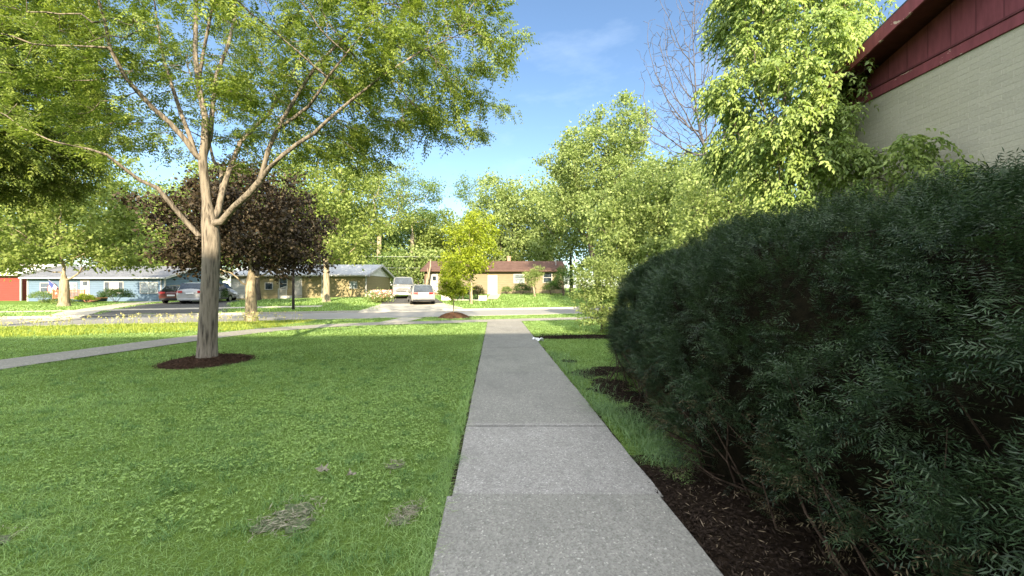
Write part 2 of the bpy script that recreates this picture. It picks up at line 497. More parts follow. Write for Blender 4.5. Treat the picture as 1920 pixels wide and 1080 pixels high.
def mat_soil(name, c1, c2, sc=45):
    if name in MATS: return MATS[name]
    m, nt, N, L = new_mat(name); b = out_bsdf(nt, 1.0, 0.03)
    v = coords(nt); n = noise_node(nt, v, sc, 6, 0.75); n2 = noise_node(nt, v, 4, 4)
    L.new(mix(nt, mth(nt, 'MULTIPLY', n2, 0.5), ramp(nt, n, [(0.3, c1), (0.7, c2)]), c1), b.inputs['Base Color'])
    bump(nt, b, n, 1.0, 0.03); MATS[name] = m; return m

# sidewalk: X of its edges at depth Y
def sw_left(Y): return -0.300 + VPX * Y
def sw_right(Y): return 1.195 + VPX * Y
JOINTS = [-4.2, -2.8, -1.4, 0.0, 1.38, 2.775, 4.19, 6.9, 9.65, 12.4, 15.1, 17.55]

PATH_PTS = [(-10.6, -3), (-10.2, 3), (-9.95, 7.6), (-9.6, 10.5), (-9.25, 12.4), (-8.7, 14.0), (-7.4, 15.5), (-5.6, 16.5), (-3, 17.3), (0, 18.3), (5, 19.9), (14, 23.0), (40, 31.7)]
PATH_W = 1.35
def seg_dist(x, y, pts):
    best = 1e9
    for (ax, ay), (bx, by) in zip(pts[:-1], pts[1:]):
        dx, dy = bx - ax, by - ay; t = ((x - ax) * dx + (y - ay) * dy) / (dx * dx + dy * dy); t = min(max(t, 0), 1)
        best = min(best, math.hypot(x - ax - t * dx, y - ay - t * dy))
    return best
def seg_dist_np(X, Y, pts):
    best = np.full(len(X), 1e9)
    for (ax, ay), (bx, by) in zip(pts[:-1], pts[1:]):
        dx, dy = bx - ax, by - ay; t = np.clip(((X - ax) * dx + (Y - ay) * dy) / (dx * dx + dy * dy), 0, 1)
        best = np.minimum(best, np.hypot(X - ax - t * dx, Y - ay - t * dy))
    return best

FAR_WALK = [uv2xy(u, 33.4 * CA) for u in (-60, -30, -16, -4)]
FRONT_WALK = [(-22.3, 18.9), (-26, 24.0), (-30.5, 31.5), (-36.5, 40.5)]
DRIVE_A = [(-20.4, 22.7), (-22.6, 26.5), (-25.6, 31), (-27.6, 37)]
DRIVE_B = [(-6.6, 26.9), (-7.9, 31.5), (-9.6, 37.0), (-11.2, 43)]
APRON = [(-5.3, 16.6), (-4.9, 20.4)]
HOUSE_WALK = [(-1.9, 36.5), (-1.75, 43.7)]

BARE = [(-1.45, 2.64, .12), (-1.36, 2.5, .10), (-1.52, 2.48, .09), (-0.68, 2.66, .06), (-0.72, 2.54, .06), (-0.98, 3.3, .06), (-3.1, 2.3, .12)]
SOIL = [(1.38, 6.9, .34, .3), (1.5, 6.15, .3, .36), (1.6, 5.4, .26, .36), (1.66, 4.8, .18, .28), (1.8, 7.2, .35, .25), (1.15, 8.0, .16, .1), (1.48, 4.65, .2, .34), (1.36, 5.75, .22, .2)]
MULCH_RING = [(-6.2, 8.04, .80), (-2.95, 20.0, 0.75)]
def mulch_bed_near(x, y): return (y < 3.55 - 0.25 * math.sin(x * 9)) and x > sw_right(y) - 0.05 and x < 4.5
SHRUB_BED = [(1.05, 11.9), (3.6, 12.1)]

def lawn_mask(X, Y):
    ok = np.ones(len(X), bool)
    ok &= ~((X > -0.315 + VPX * Y) & (X < 1.205 + VPX * Y) & (Y < 17.7))
    ok &= seg_dist_np(X, Y, PATH_PTS) > PATH_W / 2
    ok &= seg_dist_np(X, Y, APRON) > 0.55
    u = X * CA + Y * SA; v = -X * SA + Y * CA
    ok &= ~((v > V_NEAR - 0.12) & (v < V_FAR + 0.14))
    for w, hw in ((FAR_WALK, .6), (FRONT_WALK, .9), (DRIVE_A, 2.7), (DRIVE_B, 2.4), (HOUSE_WALK, .55)): ok &= seg_dist_np(X, Y, w) > hw
    for cx, cy, r in MULCH_RING: ok &= np.hypot(X - cx, Y - cy) > r * 0.97
    for cx, cy, r in BARE: ok &= (np.hypot(X - cx, Y - cy) > r) | (RNG.random(len(X)) < 0.72)
    for cx, cy, rx, ry in SOIL: ok &= (np.hypot((X - cx) / rx, (Y - cy) / ry) > 0.9) | (RNG.random(len(X)) < 0.14)
    ok &= ~((X > 0.9) & (X < 5) & (Y < 3.22 + .16 * np.sin(X * 8) + .1 * np.sin(X * 23) - .25 * (X - 1.1)))
    ok &= (seg_dist_np(X, Y, SHRUB_BED) > 0.42) | (RNG.random(len(X)) < 0.10)
    return ok

def build_ground_things():
    ground()
    # road
    m, nt, N, L = new_mat('asphalt_road'); b = out_bsdf(nt, 0.9, 0.15); v = coords(nt)
    n = noise_node(nt, v, 60, 4, .7); n2 = noise_node(nt, v, .5, 5)
    L.new(mix(nt, mth(nt, 'MULTIPLY', n2, .6), ramp(nt, n, [(.3, (.17, .165, .155)), (.7, (.30, .29, .27))]), (.23, .225, .21)), b.inputs['Base Color'])
    mid = (V_NEAR + V_FAR) / 2
    o, _ = strip('road', [uv2xy(u, mid) for u in (-300, -60, 60, 300)], V_FAR - V_NEAR - 0.3, m, 0.012, step=4); tag(o, kind='structure')
    kerbm = mat_concrete('kerb_concrete', (0.42, 0.40, 0.35), 0.3, 40)
    for vv, s in ((V_NEAR, 1), (V_FAR, -1)):
        mb = MB(); us = list(np.arange(-120, 121, 3.0))
        for a, c in zip(us[:-1], us[1:]):
            p = [uv2xy(a, vv - .0 * s), uv2xy(c, vv), uv2xy(c, vv + .15 * s), uv2xy(a, vv + .15 * s)]
            if s < 0: p = p[::-1]
            z0, z1 = -.13, 0.016
            mb.add([(x, y, z0) for x, y in p] + [(x, y, z1) for x, y in p], [(4, 5, 6, 7), (0, 1, 5, 4), (1, 2, 6, 5), (2, 3, 7, 6), (3, 0, 4, 7)])
        tag(mb.build('kerb', kerbm), kind='structure')
    # main sidewalk slabs
    conc = mat_concrete('aggregate_concrete', (0.282, 0.272, 0.248), 0.75, 95, .5, JOINTS[:-1])
    mb = MB(); g = random.Random(3)
    for a, c in zip(JOINTS[:-1], JOINTS[1:]):
        k_ = .006 if a < 5 else .011; a += k_; c -= k_; l = 0.035 if c < 2.9 else 0.0; h = .035 + g.uniform(-.004, .004) + (0.006 if c < 2.9 else 0)
        r = -0.03 if c < 2.9 else 0
        n = max(2, int((c - a) / 0.22)); Vl = []
        for i in range(n + 1):
            y = a + (c - a) * i / n; ja = g.uniform(-.004, .004) if 0 < i < n else 0; jb = g.uniform(-.008, .008) if 0 < i < n else 0
            Vl.append(((sw_left(y) - l + ja, y), (sw_right(y) + r + jb, y)))
        V = []; Fq = []
        for (p, q) in Vl: V += [(p[0], p[1], -.05), (p[0], p[1], h - .006), (p[0] + .008, p[1], h), (q[0] - .008, q[1], h), (q[0], q[1], h - .006), (q[0], q[1], -.05)]
        for i in range(n):
            for k in range(5): Fq.append((i * 6 + k, i * 6 + k + 1, (i + 1) * 6 + k + 1, (i + 1) * 6 + k))
        Fq.append((0, 5, 4, 3, 2, 1)); k = n * 6; Fq.append((k, k + 1, k + 2, k + 3, k + 4, k + 5))
        mb.add(V, Fq)
    tag(mb.build('sidewalk', conc), kind='structure')
    o, _ = strip('sidewalk_bed', [(sw_left(-4) + .75, -4.2), (sw_left(17.5) + .75, 17.6)], 1.56, mat_soil('edge_soil', (.02, .016, .01), (.06, .045, .03)), 0.006, jag=.03, step=.25); tag(o, kind='structure')
    # public footpath
    pm = mat_concrete('worn_path_concrete', (0.26, 0.245, 0.21), .6, 45, .5)
    o, _ = strip('footpath', PATH_PTS, PATH_W, pm, 0.02, jag=.03, step=.35); tag(o, kind='structure')
    fm = mat_concrete('pale_concrete', (0.42, 0.38, 0.31), .3, 45, .35)
    o, _ = strip('footpath_apron', APRON, 1.1, fm, 0.016); tag(o, kind='structure')
    o, _ = strip('pavement', FAR_WALK, 1.2, fm, 0.02); tag(o, kind='structure')
    o, _ = strip('front_path', FRONT_WALK, 1.7, fm, 0.024, jag=.05); tag(o, kind='structure')
    o, _ = strip('house_path', HOUSE_WALK, 1.1, mat_concrete('tan_path', (.5, .40, .28), .3, 40), 0.02); tag(o, kind='structure')
    dm = mat_concrete('asphalt_drive', (0.085, 0.082, 0.078), .4, 60, .4)
    o, _ = strip('driveway', DRIVE_A, (6.4, 5.2), dm, 0.014); tag(o, kind='structure')
    o, _ = strip('driveway', DRIVE_B[1:], (4.9, 4.4), dm, 0.014); tag(o, kind='structure')
    o, _ = strip('driveway_apron', [(-6.35, 26.2), (-7.9, 31.5)], (7.6, 4.9), fm, 0.026); tag(o, kind='structure')
    # soil
    soil = mat_soil('bare_soil', (.014, .010, .007), (.055, .038, .026))
    grey = mat_soil('grey_thatch', (.10, .125, .06), (.24, .27, .165))
    for i, (cx, cy, rx, ry) in enumerate(SOIL):
        blob_sheet('soil', cx, cy, rx * 1.1, ry * 1.1, soil, .008 + .0007 * i, i)
    for i, (cx, cy, r) in enumerate(BARE):
        blob_sheet('soil', cx, cy, r * .95, r * .85, grey, .008 + .0007 * i, 20 + i)
    blob_sheet('soil', 2.0, 12.0, 1.25, .42, soil, .012, 31); blob_sheet('soil', 3.1, 12.1, 1.0, .6, soil, .0135, 33)
    o, _ = strip('soil', [(2.75, -2.0), (2.43, 3.6)], 3.5, soil, .0095, jag=.06, step=.15); tag(o, kind='structure')

def blob_sheet(name, cx, cy, rx, ry, mat, z, seed):
    V = [(cx, cy, z + .01)]; n = 40; Fq = []
    for i in range(n):
        t = 2 * math.pi * i / n; k = 1 + .6 * mn.noise(Vector((math.cos(t) * 2.1, math.sin(t) * 2.1, seed * 3.7)))
        V.append((cx + rx * k * math.cos(t), cy + ry * k * math.sin(t), z))
    for i in range(n): Fq.append((0, 1 + i, 1 + (i + 1) % n))
    tag(MB().add(V, Fq).build(name, mat), kind='structure')

def chips(name, X, Y, Z, mat, size, label, cat, parent=None, kind='stuff', wr=.3):
    n = len(X); pos = np.stack([X, Y, Z], 1)
    d = RNG.normal(0, 1, (n, 3)); d[:, 2] *= .3; nr = np.array([0, 0, 1.0]) + RNG.normal(0, .4, (n, 3))
    o = leaves_obj(name, pos, d, nr, size * RNG.uniform(.5, 1.4, n), wr, mat, parent, fold=0.05, droop=.0)
    if parent is None: tag(o, kind=kind)
    return o

def mulch_mound(name, label, cx, cy, r, h, c1, c2, seed):
    e = empty(name, label, 'mulch', (cx, cy, 0), 0, 'mulch rings around lawn trees')
    m = mat_soil('mulch_%d' % seed, c1, c2, 60)
    V = [(0, 0, h)]; Fq = []; n = 48; rings = 9
    for k in range(1, rings + 1):
        for i in range(n):
            t = 2 * math.pi * i / n; q = 1 + .12 * mn.noise(Vector((math.cos(t) * 1.5, math.sin(t) * 1.5, seed)))
            rr = r * q * k / rings; z = h * (1 - (k / rings) ** 2.2) + .012 * mn.noise(Vector((rr * 9 * math.cos(t), rr * 9 * math.sin(t), seed))) + .004
            if k == rings: z = -.01
            V.append((rr * math.cos(t), rr * math.sin(t), z))
    for i in range(n): Fq.append((0, 1 + i, 1 + (i + 1) % n))
    for k in range(rings - 1):
        for i in range(n):
            a = 1 + k * n + i; b2 = 1 + k * n + (i + 1) % n; Fq.append((a, a + n, b2 + n, b2))
    MB().add(V, Fq).build('mound', m, e, smooth=True)
    t = RNG.uniform(0, 2 * np.pi, 2600); q = r * np.sqrt(RNG.random(2600)) * (1.02 + .16 * RNG.random(2600) ** 3)
    X = q * np.cos(t); Y = q * np.sin(t); Z = h * (1 - (np.minimum(q / r, 1)) ** 2.2) + .012
    chips('bark_chips', X, Y, Z, mat_leaf('mulch_chip_%d' % seed, c1, tuple(x * 1.35 for x in c2), 0, .9, .05), .05, None, None, e)

# ------------------------------------------------------------------ grass
def blades(X, Y, H, W, mat, name, lean=.5, bend=.45, kind='stuff', label=None, zf=None):
    n = len(X); Z = np.array([gz(a, b) for a, b in zip(X, Y)]) if zf is None else zf
    base = np.stack([X, Y, Z - .004], 1); t = RNG.uniform(0, 2 * np.pi, n); s = np.stack([np.cos(t), np.sin(t), np.zeros(n)], 1)
    t2 = RNG.uniform(0, 2 * np.pi, n); l = np.stack([np.cos(t2), np.sin(t2), np.zeros(n)], 1) * RNG.uniform(.05, lean, n)[:, None]
    H = H.reshape(-1, 1); W = np.asarray(W).reshape(-1, 1); up = np.array([0, 0, 1.0])
    V = np.empty((n, 5, 3), np.float32)
    V[:, 0] = base - s * W; V[:, 1] = base + s * W
    mid = base + (up + l) * H * .55
    V[:, 2] = mid + s * W * .75; V[:, 3] = mid - s * W * .75
    V[:, 4] = base + (up * (1 - bend * .5) + l * (1 + bend * 1.8)) * H
    k = np.arange(n)[:, None] * 5
    F4 = np.concatenate([k + np.array([[0, 1, 2, 3]]), k + np.array([[3, 2, 4, 4]])])
    # quads + degenerate quads are avoided: make two meshes' worth of triangles instead
    T = np.concatenate([k + np.array([[0, 1, 2]]), k + np.array([[0, 2, 3]]), k + np.array([[3, 2, 4]])])
    r = RNG.random(n); o = np_mesh(name, V.reshape(-1, 3), T, mat, None, np.concatenate([r, r, r]))
    tag(o, kind=kind)
    if label: o['label'] = label
    return o

def sample_view(n, y0, y1, power=1.0, xl=-1.36, xr=1.36):
    Y = y0 + (y1 - y0) * RNG.random(n) ** power; X = Y * RNG.uniform(xl, xr, n)
    return X, Y

def build_grass():
    gm = mat_leaf('grass_blade', (.115, .22, .06), (.46, .62, .25), .38, .55, .2, .6, .7, (1.2, 1.2, .5))
    Xs = []; Ys = []; Hs = []; Ws = []
    for y0, y1, dens, h, w in ((1.2, 3, 5600, .042, .0017), (3, 5, 3800, .042, .0022), (5, 8, 2200, .042, .0034), (8, 12.5, 1050, .045, .005), (12.5, 19, 420, .065, .008), (19, 24, 170, .07, .012)):
        area = 1.36 * (y1 * y1 - y0 * y0); n = int(area * dens * (0.62 if y1 < 13 else 1))
        Y = np.sqrt(RNG.uniform(y0 * y0, y1 * y1, n)); X = Y * RNG.uniform(-1.36, .45 if y1 < 13 else 1.0, n)
        ok = lawn_mask(X, Y); ok &= X < 6.0
        X = X[ok]; Y = Y[ok]; k = np.array([.8 + .7 * mn.noise(Vector((a * .9, b * .9, 3))) for a, b in zip(X, Y)])
        keep = RNG.random(len(X)) < np.clip(k + .55, .45, 1)
        X, Y, k = X[keep], Y[keep], k[keep]
        Xs.append(X); Ys.append(Y); Hs.append(h * np.clip(k, .6, 1.25) * RNG.uniform(.55, 1.3, len(X))); Ws.append(np.full(len(X), w) * RNG.uniform(.7, 1.3, len(X)))
    blades(np.concatenate(Xs), np.concatenate(Ys), np.concatenate(Hs), np.concatenate(Ws), gm, 'grass', 1.5, .6)
    # long tufts along the sidewalk's right edge
    tm = mat_leaf('tuft_blade', (.10, .18, .07), (.25, .37, .16), .3, .5, .25, .5, 2.0, (1.1, 1.2, .6))
    n = 6500; Y = RNG.uniform(3.25, 9, n); off = np.abs(RNG.normal(0, .22, n)); X = 1.22 + VPX * Y + off + np.where(Y < 4.6, RNG.uniform(0, .3, n), 0)
    ok = (off < .6) & (RNG.random(n) < np.where(Y < 5.0, 1, .25)); X, Y = X[ok], Y[ok]
    blades(X, Y, RNG.uniform(.07, .17, len(X)), RNG.uniform(.0018, .0035, len(X)), tm, 'grass', 1.2, .8)
    # edge fringe left of the sidewalk
    n = 7000; Y = 1.5 + 14 * RNG.random(n) ** 1.6; X = -.33 + VPX * Y - np.abs(RNG.normal(0, .06, n))
    blades(X, Y, RNG.uniform(.04, .085, n), .0012 + .0004 * Y, gm, 'grass', 1.0, .6)
    # taller weedy strip between footpath and street on the left
    wm = mat_leaf('weed_blade', (.20, .27, .04), (.46, .50, .12), .4, .6, .15, .5, .6, (1.1, 1.2, .4))
    n = 26000; U = RNG.uniform(-24, -2, n); Vv = RNG.uniform(16.2, 20.3, n); X = U * CA - Vv * SA; Y = U * SA + Vv * CA
    ok = lawn_mask(X, Y) & (X < -9.0); X, Y = X[ok], Y[ok]
    blades(X, Y, RNG.uniform(.05, .15, len(X)), RNG.uniform(.006, .012, len(X)), wm, 'tall_grass', .5, .4)
    n = 420; U = RNG.uniform(-20, -1, n); Vv = RNG.uniform(18.2, 19.6, n); X = U * CA - Vv * SA; Y = U * SA + Vv * CA
    ok = lawn_mask(X, Y) & (X < -9.3); X, Y = X[ok], Y[ok]; n = len(X)
    # seed heads: stalks with a pale tip
    H = RNG.uniform(.25, .5, n); blades(X, Y, H, RNG.uniform(.005, .008, n), wm, 'tall_grass', .25, .2)
    pos = np.stack([X, Y, H * .95], 1); k = 5
    pos = np.repeat(pos, k, 0) + RNG.normal(0, .025, (n * k, 3))
    tag(leaves_obj('tall_grass', pos, RNG.normal(0, 1, (n * k, 3)) + [0, 0, 1], RNG.normal(0, 1, (n * k, 3)), RNG.uniform(.04, .08, n * k), .6,
                   mat_leaf('seed_head', (.35, .33, .12), (.6, .55, .28), .2), None), kind='stuff')
    # far lawns
    n = 60000; U = RNG.uniform(-62, 22, n); Vv = V_FAR + .2 + 17 * RNG.random(n); X = U * CA - Vv * SA; Y = U * SA + Vv * CA
    ok = lawn_mask(X, Y) & (Y < 46) & (X > -60); X, Y = X[ok], Y[ok]
    blades(X, Y, RNG.uniform(.06, .13, len(X)), RNG.uniform(.015, .03, len(X)), gm, 'grass', .8, .4)
    # darker coarse tufts among the turf
    tf = mat_leaf('coarse_tuft', (.07, .15, .05), (.22, .36, .12), .35, .55, .2, .3, 1.0)
    cx, cy = sample_view(520, 1.6, 9, .9, -1.36, .1); ok = lawn_mask(cx, cy); cx, cy = cx[ok], cy[ok]
    k = 34; X = np.repeat(cx, k) + RNG.normal(0, .035, len(cx) * k); Y = np.repeat(cy, k) + RNG.normal(0, .035, len(cx) * k)
    blades(X, Y, RNG.uniform(.035, .085, len(X)), RNG.uniform(.0016, .0028, len(X)), tf, 'grass', 1.3, .8)
    # clover and broad leaved weeds
    cm = mat_leaf('clover_leaf', (.20, .31, .08), (.42, .56, .19), .35, .5, .25, .4, 1.5, (1.1, 1.2, .5))
    cl = [(-2.6, 4.6, 1.1, .8), (-1.6, 4.4, .7, .9), (-1.2, 5.4, .7, 1.0), (-.95, 3.7, .35, .5), (-2.2, 3.5, .8, .4), (-3.4, 5.2, 1.0, .6), (-3.3, 3.1, .9, .35), (-1.9, 6.4, .9, .7), (-4.6, 4.0, .9, .6), (-1.1, 2.9, .4, .3), (-2.2, 2.6, .5, .25), (-.9, 6.6, .35, .8)]
    Xs = []; Ys = []
    for cx, cy, rx, ry in cl:
        n = int(1300 * rx * ry) + 30; Xs.append(RNG.normal(cx, rx * .55, n)); Ys.append(RNG.normal(cy, ry * .55, n))
    X = np.concatenate(Xs); Y = np.concatenate(Ys); ok = lawn_mask(X, Y) & (Y > 1.8); X, Y = X[ok], Y[ok]; n = len(X); k = 4
    pos = np.stack([X, Y, RNG.uniform(.018, .04, n)], 1); pos = np.repeat(pos, k, 0); t = RNG.uniform(0, 6.28, n * k)
    d = np.stack([np.cos(t), np.sin(t), RNG.normal(-.1, .2, n * k)], 1)
    tag(leaves_obj('clover', pos, d, np.array([0, 0, 1.0]) + RNG.normal(0, .25, (n * k, 3)), RNG.uniform(.008, .021, n * k), .85, cm, None, fold=.05, droop=.1), kind='stuff')
    # dry clippings on the bare spots
    n = 700; i = RNG.integers(0, len(BARE), n); B = np.array(BARE)[i]; r = B[:, 2] * np.sqrt(RNG.random(n)) * 1.5; t = RNG.uniform(0, 6.28, n)
    chips('dry_grass', B[:, 0] + r * np.cos(t), B[:, 1] + r * np.sin(t), np.full(n, .022), mat_leaf('straw', (.18, .16, .11), (.42, .38, .28), .1), .05, None, None, wr=.09)

# ------------------------------------------------------------------ trees
BARK_GREY = None
def build_trees():
    bark = mat_bark('locust_bark', (.035, .03, .026), (.26, .22, .175), 9); bark_t = mat_bark('pale_bark', (.10, .08, .055), (.40, .33, .23), 6)
    bark_d = mat_bark('dark_bark', (.035, .028, .022), (.14, .115, .09), 6)
    # ---- near honey locust, limbs laid out by hand then grown
    e = empty('honey_locust_tree', 'honey locust with forked pale trunk and lacy leaves standing in near mulch ring', 'tree', (-6.2, 8.04, 0))
    o = np.array([-6.2, 8.04, 0])
    limbs = {
        'T': ([(388, 684, 8.04, .235), (388, 672, 8.04, .20), (389, 640, 8.04, .183), (391, 590, 8.04, .172), (394, 530, 8.04, .165), (396, 480, 8.04, .165), (396, 446, 8.04, .17), (393, 420, 8.04, .155)], None),
        'A': ([(388, 380, 8.04, .125), (383, 330, 8.04, .12), (380, 300, 8.0, .115)], ('T', 7)),
        'L': ([(372, 440, 7.95, .075), (345, 412, 7.8, .068), (318, 380, 7.6, .06), (295, 352, 7.45, .055), (262, 338, 7.3, .048), (230, 314, 7.1, .042), (200, 290, 6.9, .036), (165, 279, 6.7, .028), (120, 270, 6.5, .02)], ('T', 6)),
        'B': ([(368, 292, 7.9, .085), (347, 262, 7.8, .078), (318, 230, 7.65, .07), (287, 203, 7.5, .065), (258, 172, 7.3, .058), (234, 144, 7.1, .052), (206, 90, 6.9, .042), (197, 40, 6.8, .035), (178, -20, 6.6, .028), (160, -90, 6.5, .02)], ('A', 2)),
        'B2': ([(352, 245, 7.9, .06), (340, 215, 8.0, .055), (325, 169, 8.1, .048), (306, 109, 8.25, .04), (296, 50, 8.4, .032), (285, -30, 8.5, .022)], ('B', 0)),
        'C': ([(383, 270, 8.0, .095), (385, 220, 8.1, .085), (372, 160, 8.2, .075), (366, 100, 8.3, .065), (368, 0, 8.5, .052), (372, -100, 8.6, .035), (376, -200, 8.7, .02)], ('A', 2)),
        'C3': ([(381, 100, 8.2, .045), (397, 20, 8.0, .038), (410, -60, 7.8, .025)], ('C', 2)),
        'C2': ([(394, 255, 8.2, .075), (398, 203, 8.5, .065), (406, 140, 8.8, .058), (428, 84, 9.0, .05), (440, 30, 9.3, .042), (445, -60, 9.6, .03)], ('A', 2)),
        'D': ([(409, 395, 8.15, .095), (416, 360, 8.3, .085), (430, 318, 8.6, .075), (450, 268, 9.0, .066), (476, 240, 9.2, .06), (500, 219, 9.4, .052), (528, 175, 9.7, .044), (559, 119, 10.0, .036), (590, 50, 10.3, .026)], ('T', 7)),
        'D2': ([(415, 325, 8.9, .06), (400, 300, 9.4, .05), (392, 265, 10.0, .04), (380, 200, 10.6, .03)], ('D', 1)),
        'E': ([(416, 415, 7.95, .10), (440, 388, 7.8, .094), (468, 362, 7.65, .088), (488, 338, 7.55, .082)], ('T', 7)),
        'E1': ([(496, 308, 7.5, .065), (503, 281, 7.5, .06), (519, 243, 7.5, .056), (544, 200, 7.5, .05), (565, 165, 7.5, .045), (590, 128, 7.45, .038), (640, 75, 7.4, .03), (690, 10, 7.4, .02)], ('E', 3)),
        'E3': ([(545, 225, 7.3, .045), (578, 200, 7.2, .042), (598, 172, 7.1, .038), (614, 145, 7.0, .034), (650, 100, 6.8, .026), (700, 40, 6.6, .018)], ('E1', 2)),
        'G': ([(508, 312, 7.4, .062), (531, 290, 7.3, .057), (560, 268, 7.2, .052), (589, 250, 7.1, .047), (617, 223, 7.0, .042), (660, 187, 6.9, .036), (720, 140, 6.8, .028), (790, 95, 6.7, .02), (850, 70, 6.6, .014)], ('E', 3)),
    }
    nodes = []; par = []; given = {}; ids = {}
    limbs['T'][0][0] = (388, 684, 8.04, .36); limbs['T'][0].insert(1, (388, 675, 8.04, .255))
    for k in limbs:
        if limbs[k][1] and limbs[k][1][0] == 'T': limbs[k] = (limbs[k][0], ('T', limbs[k][1][1] + 1))
    for k, (pts, at) in limbs.items():
        ids[k] = []; prev = -1 if at is None else ids[at[0]][at[1]]
        for (px, py, Y, r) in pts:
            q = P(px, py, Y) - o
            if k == 'T' and not ids[k]: q[2] = -.06
            nodes.append(q); par.append(prev); prev = len(nodes) - 1; ids[k].append(prev); given[prev] = r * (.93 if k == 'T' else .68)
    A = []; g = np.random.default_rng(5)
    spec = [((-5.0, 8.4, 7.6), (5.2, 3.9, 3.2), 1500), ((-2.1, 7.6, 5.7), (2.0, 2.2, 1.4), 330), ((-2.2, 7.4, 6.9), (2.5, 2.0, 1.2), 260), ((-8.6, 7.6, 5.7), (2.0, 2.0, 1.5), 340), ((-5.5, 9.2, 5.6), (2.2, 2.0, 1.3), 300), ((-3.8, 8.6, 5.1), (1.6, 1.8, 1.1), 200)]
    for i, (c, r, n) in enumerate(spec):
        q = ellipsoid_pts(n, c, r, 40 + i, .35, 3.9, .2); A.append(q - o)
    A = np.concatenate(A); A = A[A[:, 0] + o[0] < .25]
    N, Pn = grow(nodes, par, A, .26, .34, 120, .02, .16, 3)
    R = radii(Pn, given, .0055, 2.2); h = len(given); R[h:] = np.minimum(R[h:], .028)
    tubes(N, Pn, R, 'trunk', bark, e, 0)
    lm = mat_leaf('locust_leaf', (.075, .13, .025), (.33, .40, .09), .38, .5, .2, .55, .9, (1.15, 1.2, .6))
    d = np.zeros_like(N); ok = Pn >= 0; d[ok] = N[ok] - N[Pn[ok]]; d = norm(d)
    tip = np.where((R < .012))[0]; tip = tip[tip >= h]
    idx = clump_idx(N, tip, 9, 1.1, 3.3, 2.2); n = len(idx)
    pos = N[idx] + g.normal(0, .11, (n, 3)) * np.array([1, 1, .55]) + d[idx] * g.uniform(-.2, .1, n)[:, None]; ax = d[idx] * .9 + g.normal(0, .55, (n, 3)) * np.array([1, 1, .45]) - np.array([0, 0, .15])
    p, dd, nn, LL, ix = fronds(pos, ax, np.array([0, 0, 1.0]) + g.normal(0, .35, (n, 3)), g.uniform(.18, .32, n), 5, .072, .25, .75, .35, False)
    rv = g.random(n)[ix]
    leaves_obj('crown', p, dd, nn, LL, .42, lm, e, rv)
    # ---- purple maple
    pm = mat_leaf('purple_maple_leaf', (.018, .014, .009), (.085, .064, .038), .15, .5, .2, .35, .7, (1.2, .7, .6))
    bx = (-11.5, 17.4)
    simple_tree('purple_maple_tree', 'dark purple leaved maple with pale sunlit trunk beside the street', (bx[0], bx[1], 0), 2.0, .25,
                [((-.7, .2, 4.5), (3.1, 3.0, 2.3), .7), ((1.4, 0, 4.2), (2.1, 2.4, 1.9), .3), ((-2.1, -.2, 3.0), (1.6, 1.6, 1.1), .12), ((2.2, .2, 2.9), (1.2, 1.3, 1.0), .1)], pm, bark_t, 3, 1300, .32, .42, 17, .22, .125, .8, .03, .008, .008)
    # ---- honey locust cut by the left edge of the frame
    l2 = mat_leaf('yellow_green_leaf', (.045, .08, .014), (.24, .29, .055), .36, .5, .2, .5, .7, (1.15, 1.2, .6))
    def big_tree(name, label, base, trunk_top, rb, blobs, lm, bk, seed, nat, step, kill, per, fl, ll, pairs=4, rl=.014, droop=.35):
        e = empty(name, label, 'tree', base)
        tn = trunk_nodes((0, 0, -.1), trunk_top, 6, .05, seed)
        A = np.concatenate([ellipsoid_pts(int(nat * s), c, r, seed + i, .4, None, .25) for i, (c, r, s) in enumerate(blobs)])
        N, Pn = grow(tn, [-1, 0, 1, 2, 3, 4], A, step, kill, 130, .03, .15, seed)
        R = radii(Pn, {i: rb * (1.2 if i == 0 else 1 - .06 * i) for i in range(6)}, .006, 2.25); R[6:] = np.minimum(R[6:], rb * .6)
        tubes(N, Pn, R, 'trunk', bk, e, .004)
        g = np.random.default_rng(seed); d = np.zeros_like(N); ok = Pn >= 0; d[ok] = N[ok] - N[Pn[ok]]; d = norm(d)
        tip = np.where(R < rl)[0]; idx = clump_idx(N, tip, per, .4 / step, seed, 2.1); n = len(idx)
        pos = N[idx] + g.normal(0, step * .35, (n, 3)); ax = d[idx] * .8 + g.normal(0, .65, (n, 3)) * np.array([1, 1, .5]) - np.array([0, 0, .2])
        p, dd, nn, LL, ix = fronds(pos, ax, np.array([0, 0, 1.0]) + g.normal(0, .35, (n, 3)), g.uniform(.8, 1.25, n) * fl, pairs, ll, .25, .8, droop, True)
        if droop > .8: dd = norm(dd) - np.array([0, 0, .75]); nn = nn * .5 + np.array([.1, -.9, .5]) + g.normal(0, .35, nn.shape)
        leaves_obj('crown', p, dd, nn, LL, .45, lm, e, g.random(n)[ix], fold=.15, droop=.2)
        return e
    big_tree('locust_tree', 'dense yellow green locust cut off by the left frame edge', (-21.5, 14.0, 0), (.3, 0, 4.2), .3,
             [((1.6, 0, 8.8), (4.6, 4.0, 3.6), .75), ((3.6, -.4, 6.6), (2.6, 2.8, 1.8), .35), ((1.0, -1.5, 6.2), (3.2, 2.6, 1.6), .25), ((-.5, 0, 14.2), (5.5, 4.5, 3.6), .5)], l2, bark_d, 21, 1700, .36, .45, 17, .36, .11, 4)
    # ---- street tree before the blue house
    l3 = mat_leaf('light_green_leaf', (.11, .165, .035), (.35, .41, .12), .42, .5, .2, .5, .6)
